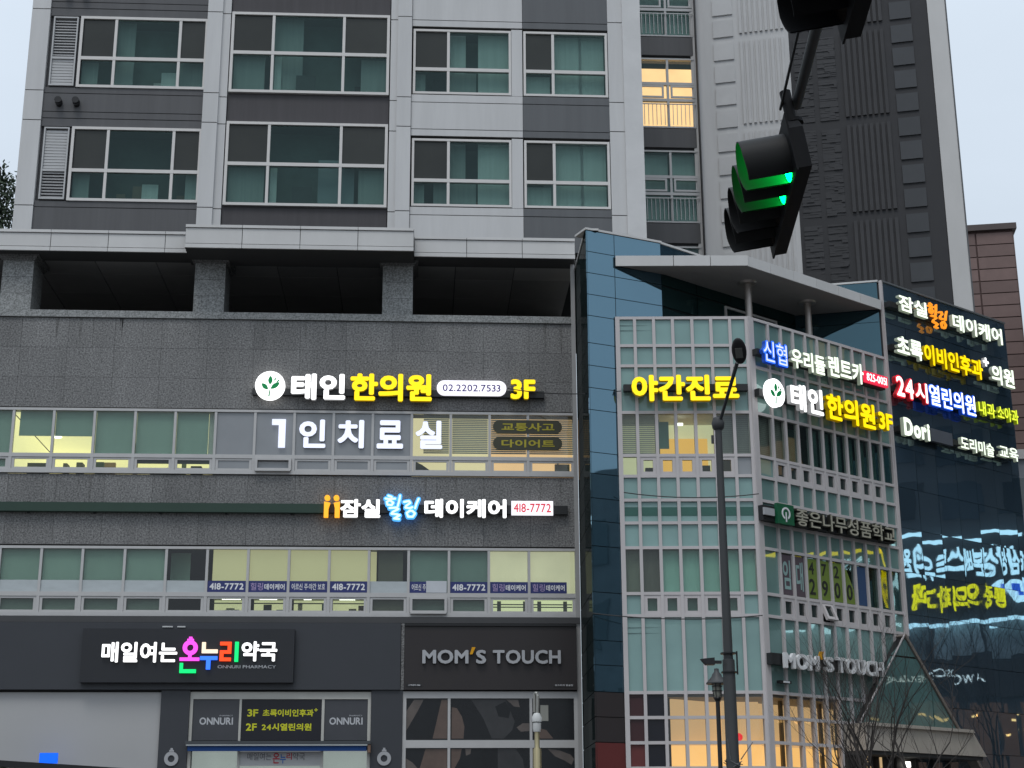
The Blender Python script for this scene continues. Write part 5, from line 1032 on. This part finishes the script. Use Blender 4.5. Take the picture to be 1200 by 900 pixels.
q = MB(fr); q.tube((0, 0, 4.28), (0, 0, 4.30), 0.108, 0.108, 14); q.tube((0, 0, 4.02), (0, 0, 4.04), 0.108, 0.108, 14); q.tube((0.12, 0, 4.0), (0.12, 0, 4.32), 0.012, 0.012, 6); q.build('clamp_band', BLACK, S)
q = MB(fr)
for k in range(14):
    a = random.uniform(0, 6.28); q.tube((0.1 * math.cos(a), 0.1 * math.sin(a) - 0.02, 2.72 + random.uniform(0, 0.12)), (0.13 * math.cos(a + 1.2), 0.13 * math.sin(a + 1.2) - 0.02, 2.75 + random.uniform(0, 0.14)), 0.006, 0.006, 5)
q.tube((0.1, -0.05, 2.85), (0.27, -0.08, 3.08), 0.008, 0.005, 6); q.tube((-0.05, -0.1, 2.85), (-0.09, -0.13, 3.12), 0.007, 0.005, 6); q.build('wire_tangle', M('wire_grey', (0.12, 0.12, 0.12)), S)
S = thing('security_camera', 'small dark camera bracketed to the left of the street lamp pole', 'camera', (4.08, 21.7, 4.15))
q = MB(Fr(4.0, 21.72, 0)); q.box(-0.12, 0.12, 4.14, 4.18, -0.03, 0.03); q.prism([(-0.17, 4.20), (0.02, 4.22), (0.02, 4.12), (-0.10, 4.12)], -0.05, 0.05); q.build('body', BLACK, S)
S = thing('lantern_post', 'slim black post lantern with a wide conical hood beside the street lamp', 'street lamp', (4.62, 24.8, 0))
fr = Fr(4.62, 24.8, 0)
q = MB(fr); q.lathe((0, 0), [(0.09, 0), (0.09, 0.5), (0.038, 0.6), (0.034, 3.95)], 14); q.build('post', BLACK, S, smooth=True)
q = MB(fr); q.lathe((0, 0), [(0.0, 4.43), (0.035, 4.42), (0.04, 4.37), (0.075, 4.33), (0.08, 4.30), (0.17, 4.20), (0.17, 4.18), (0.0, 4.20)], 20); q.build('hood', POLEM, S, smooth=True)
q = MB(fr); q.lathe((0, 0), [(0.065, 4.19), (0.06, 4.02), (0.045, 3.98)], 12); q.build('globe', M('lantern_glass', (0.30, 0.29, 0.24), rough=0.2), S, smooth=True)
q = MB(fr)
for k in range(6):
    a = k * 1.047; q.tube((0.08 * math.cos(a), 0.08 * math.sin(a), 4.19), (0.06 * math.cos(a), 0.06 * math.sin(a), 3.96), 0.006, 0.006, 5)
for z in (4.15, 4.08): q.ring(0, 0, 0.075, 0.085, 0, 0.01, n=16); q.v[-64:] = [(x, y2, z + w_) for x, w_, y2 in q.v[-64:]]
q.lathe((0, 0), [(0.05, 3.98), (0.06, 3.96), (0.04, 3.92)], 12); q.build('cage', BLACK, S)
S = thing('utility_pole', 'brass coloured pole with white collar and hooked top before the burger shop window', 'pole', (2.0, 27.9, 0))
fr = Fr(2.0, 27.9, 0)
q = MB(fr); q.lathe((0, 0), [(0.075, 0), (0.075, 3.38), (0.045, 3.42), (0.045, 3.8)], 16); q.build('pole', M('brass_pole', (0.34, 0.29, 0.17), rough=0.28, metal=0.75), S, smooth=True)
q = MB(fr); q.lathe((0, 0), [(0.06, 3.68), (0.072, 3.74), (0.072, 3.83), (0.04, 3.84), (0.085, 3.85), (0.09, 3.92), (0.05, 4.0), (0.0, 4.0)], 18); q.build('collar', M('white_collar', (0.6, 0.6, 0.58), rough=0.4), S, smooth=True)
q = MB(fr); pts = [(0.01, 0, 3.98), (0.02, 0, 4.28), (0.01, 0.01, 4.33), (-0.01, 0.03, 4.35), (-0.03, 0.05, 4.33), (-0.035, 0.05, 4.02)]
for a, b_ in zip(pts, pts[1:]): q.tube(a, b_, 0.03, 0.03, 10)
q.build('hooked_pipe', M('pipe_grey', (0.33, 0.32, 0.29), rough=0.35, metal=0.6), S, smooth=True)
for (p, q_, lab) in (((1.95, 35.86, 12.28), (4.35, 33.5, 11.55), 'thin black cable from the granite wall to the front grid'), ((4.35, 33.45, 9.22), (7.3, 33.3, 9.18), 'thin black cable across the green strip of the front grid'), ((3.6, 33.3, 6.55), (7.25, 33.3, 6.52), 'thin black cable below the lower small sashes')):
    S = thing('cable', lab, 'cable', p, 'thin cables along the facade'); q = MB()
    n = 10; P0, P1 = Vector(p), Vector(q_)
    pts = [P0.lerp(P1, i / n) - Vector((0, 0, 0.10 * 4 * (i / n) * (1 - i / n))) for i in range(n + 1)]
    for a, b_ in zip(pts, pts[1:]): q.tube(a, b_, 0.012, 0.012, 5)
    q.build('wire', BLACK, S)

# traffic signals
PS = Fr(0, 0, 0)
ax = Vector((math.sin(R(6.6)), math.cos(R(6.6)), 0))
def at(r, f, z): p = Rw * r + F0 * f; return Vector((p.x, p.y, z))
SBLK = M('signal_black', (0.010, 0.010, 0.011), rough=0.6, spec=0.12, var=0.2)
def signal(name, label, near, lit):
    """near end position; long axis away from the camera; lenses face left"""
    T = Matrix.Translation(near) @ Matrix.Rotation(R(-6.6), 4, 'Z') @ Matrix.Rotation(R(9), 4, 'Y').inverted()
    S = thing(name, label, 'traffic light', tuple(near), 'traffic signals on the mast arm')
    def bld(q, nm, mt_, par, sm=False):
        o = q.build(nm, mt_, par, smooth=sm); o.matrix_basis = T; WM[o] = T.copy(); return o
    q = MB(); q.v = []; L_ = 1.40
    pts = [(-0.06, -0.17), (-0.06, 0.10), (0.04, 0.19), (L_ - 0.1, 0.19), (L_, 0.1), (L_, -0.17)]
    n = len(pts); q.v = [(0.0, y, z) for y, z in pts] + [(0.085, y, z) for y, z in pts]; q.f = [tuple(range(n)), tuple(reversed(range(n, 2 * n)))] + [(i, (i + 1) % n, n + (i + 1) % n, n + i) for i in range(n)]
    bld(q, 'housing', SBLK, S)
    q = MB(); q.box(-0.012, 0.0, -0.185, 0.20, 0.07, -L_ - 0.02); bld(q, 'backplate', SBLK, S)
    for k in range(4):
        yc = 0.17 + k * 0.35
        q = MB(); m = 20; b0 = 0
        for ri, rr in enumerate((0.158, 0.151)):
            for i in range(m + 1):
                t = R(-58 + 296 * i / m)   # gap at the bottom
                cy, cz = math.cos(t), math.sin(t)
                lng = 0.30 - 0.02 * max(0, -cz)
                q.v += [(-0.012, yc + rr * cy, rr * cz), (-lng, yc + rr * cy, rr * cz)]
        for i in range(m):
            a = 2 * i; c_ = 2 * (m + 1) + 2 * i
            q.f += [(a, a + 2, a + 3, a + 1), (c_, c_ + 1, c_ + 3, c_ + 2), (a + 1, a + 3, c_ + 3, c_ + 1)]
        bld(q, 'visor', SBLK if not lit else M('visor_black', (0.024, 0.024, 0.024), rough=0.55, spec=0.15), S, True)
        q = MB(); q.v = []; mm = 20
        q.v = [(-0.03, yc, 0)] + [(-0.014, yc + 0.146 * math.cos(6.2832 * i / mm), 0.146 * math.sin(6.2832 * i / mm)) for i in range(mm)]
        q.f = [(0, 1 + i, 1 + (i + 1) % mm) for i in range(mm)]
        bld(q, 'lens', (E('green_signal_lens', (0.0, 1.0, 0.10), 28.0) if (lit and k == 0) else E('green_arrow_lens', (0.0, 1.0, 0.10), 10.0) if (lit and k == 1) else M('dark_lens', (0.02, 0.015, 0.012), rough=0.2)), S)
    q = MB(); q.tube((0.06, 0.1, 0.2), (0.06, 0.1, 0.42), 0.035, 0.035, 12); q.tube((0.06, 0.1, 0.19), (0.06, 0.1, 0.215), 0.07, 0.07, 14); bld(q, 'hanger', SBLK, S, True)
    return S
signal('traffic_light', 'black four lamp traffic signal hanging low with green light glowing in its visors', at(1.72, 8.82, 5.76), True)
signal('traffic_light', 'black unlit traffic signal cut by the top edge above the green one', at(1.60, 5.80, 5.76), False)
S = thing('signal_mast', 'dark mast arm carrying the two traffic signals overhead', 'mast', tuple(at(1.2, -3.0, 0)))
q = MB(); a, b_ = at(1.80, 8.98, 6.12), at(1.12, -3.0, 6.05); q.tube(a, b_, 0.032, 0.06, 14); q.build('arm', POLEM, S, smooth=True)
q = MB(); q.tube(a + Vector((-0.1, 0.02, -0.02)), b_ + Vector((-0.13, 0, -0.02)), 0.009, 0.009, 6); q.build('signal_cable', BLACK, S)
q = MB(); q.tube(b_, Vector((b_.x, b_.y, 0)), 0.11, 0.14, 16); q.build('pole', POLEM, S, smooth=True)

# ------------------------------------------------------------------ trees
BARK = M('bare_bark', (0.045, 0.038, 0.034), rough=0.9, var=0.2, ns=8)
def bare_tree(loc, h, seed, label, spread=1.0):
    rnd = random.Random(seed); S = thing('bare_tree', label, 'tree', loc)
    tr = MB(Fr(loc[0], loc[1], 0)); limbs = []
    tr.tube((0, 0, 0), (0.04, 0, h * 0.22), 0.10, 0.08, 10, False); tr.build('trunk', BARK, S, smooth=True)
    def grow(mb, p, d, l, r, dep):
        n = 3; 
        for i in range(n):
            d2 = (d + Vector((rnd.gauss(0, 0.11), rnd.gauss(0, 0.11), 0.05 + rnd.gauss(0, 0.05)))).normalized(); p2 = p + d2 * (l / n); r2 = r * 0.86
            mb.tube(p, p2, r, r2, 5 if dep > 1 else 7, False); p, d, r = p2, d2, r2
            if dep < 5 and (i > 0 or dep > 0) and rnd.random() < 0.75:
                a = Vector((rnd.gauss(0, 1) * spread, rnd.gauss(0, 1) * spread, rnd.uniform(0.1, 1.0))).normalized(); grow(mb, p, (d * 0.75 + a * 0.7).normalized(), l * rnd.uniform(0.5, 0.8), r * 0.62, dep + 1)
        if dep < 5: grow(mb, p, (d + Vector((rnd.gauss(0, 0.25), rnd.gauss(0, 0.25), 0))).normalized(), l * 0.72, r * 0.85, dep + 1)
    for k in range(6):
        a = k * 1.05 + rnd.uniform(-0.3, 0.3); mb = MB(Fr(loc[0], loc[1], 0)); tilt = rnd.uniform(0.18, 0.5)
        grow(mb, Vector((0.04, 0, h * 0.22 - 0.1)), Vector((math.cos(a) * tilt, math.sin(a) * tilt, 1)).normalized(), h * 0.30, 0.042, 0); mb.build('branch', BARK, S)
    return S
bare_tree((7.55, 26.6, 0), 5.4, 11, 'leafless dark tree with fine spreading twigs before the side grid', 1.0)
bare_tree((20.5, 38.3, 0), 9.5, 5, 'taller leafless tree across the side street, seen mirrored in navy glass', 0.9)
S = thing('pine_tree', 'dark green tree edge against the sky left of the apartment tower', 'tree', (-14.75, 50, 0))
q = MB(Fr(-14.75, 50, 0)); q.tube((0, 0, 0), (0.2, 0, 24), 0.3, 0.06, 10); q.build('trunk', BARK, S)
rnd = random.Random(3); v = []; f = []
for k in range(110):
    z = rnd.uniform(16, 23.9); rr = (24.6 - z) / 9 * 1.5 + 0.45; a = rnd.uniform(0, 6.28); d = rr * math.sqrt(rnd.random()); c = Vector((d * math.cos(a), d * math.sin(a), z)); s_ = rnd.uniform(0.2, 0.4)
    for j in range(70):
        p = c + Vector((rnd.gauss(0, s_), rnd.gauss(0, s_), rnd.gauss(0, s_ * 0.55))); e1 = Vector((rnd.gauss(0, 1), rnd.gauss(0, 1), rnd.gauss(0, 1))).normalized() * 0.09; e2 = e1.orthogonal().normalized() * 0.05; b0 = len(v)
        v += [tuple(p - e1), tuple(p + e2), tuple(p + e1), tuple(p - e2)]; f.append((b0, b0 + 1, b0 + 2, b0 + 3))
q = MB(Fr(-14.75, 50, 0)); q.v = v; q.f = f; q.build('crown', M('pine_foliage', (0.035, 0.055, 0.03), rough=0.8, var=0.2, ns=2), S)
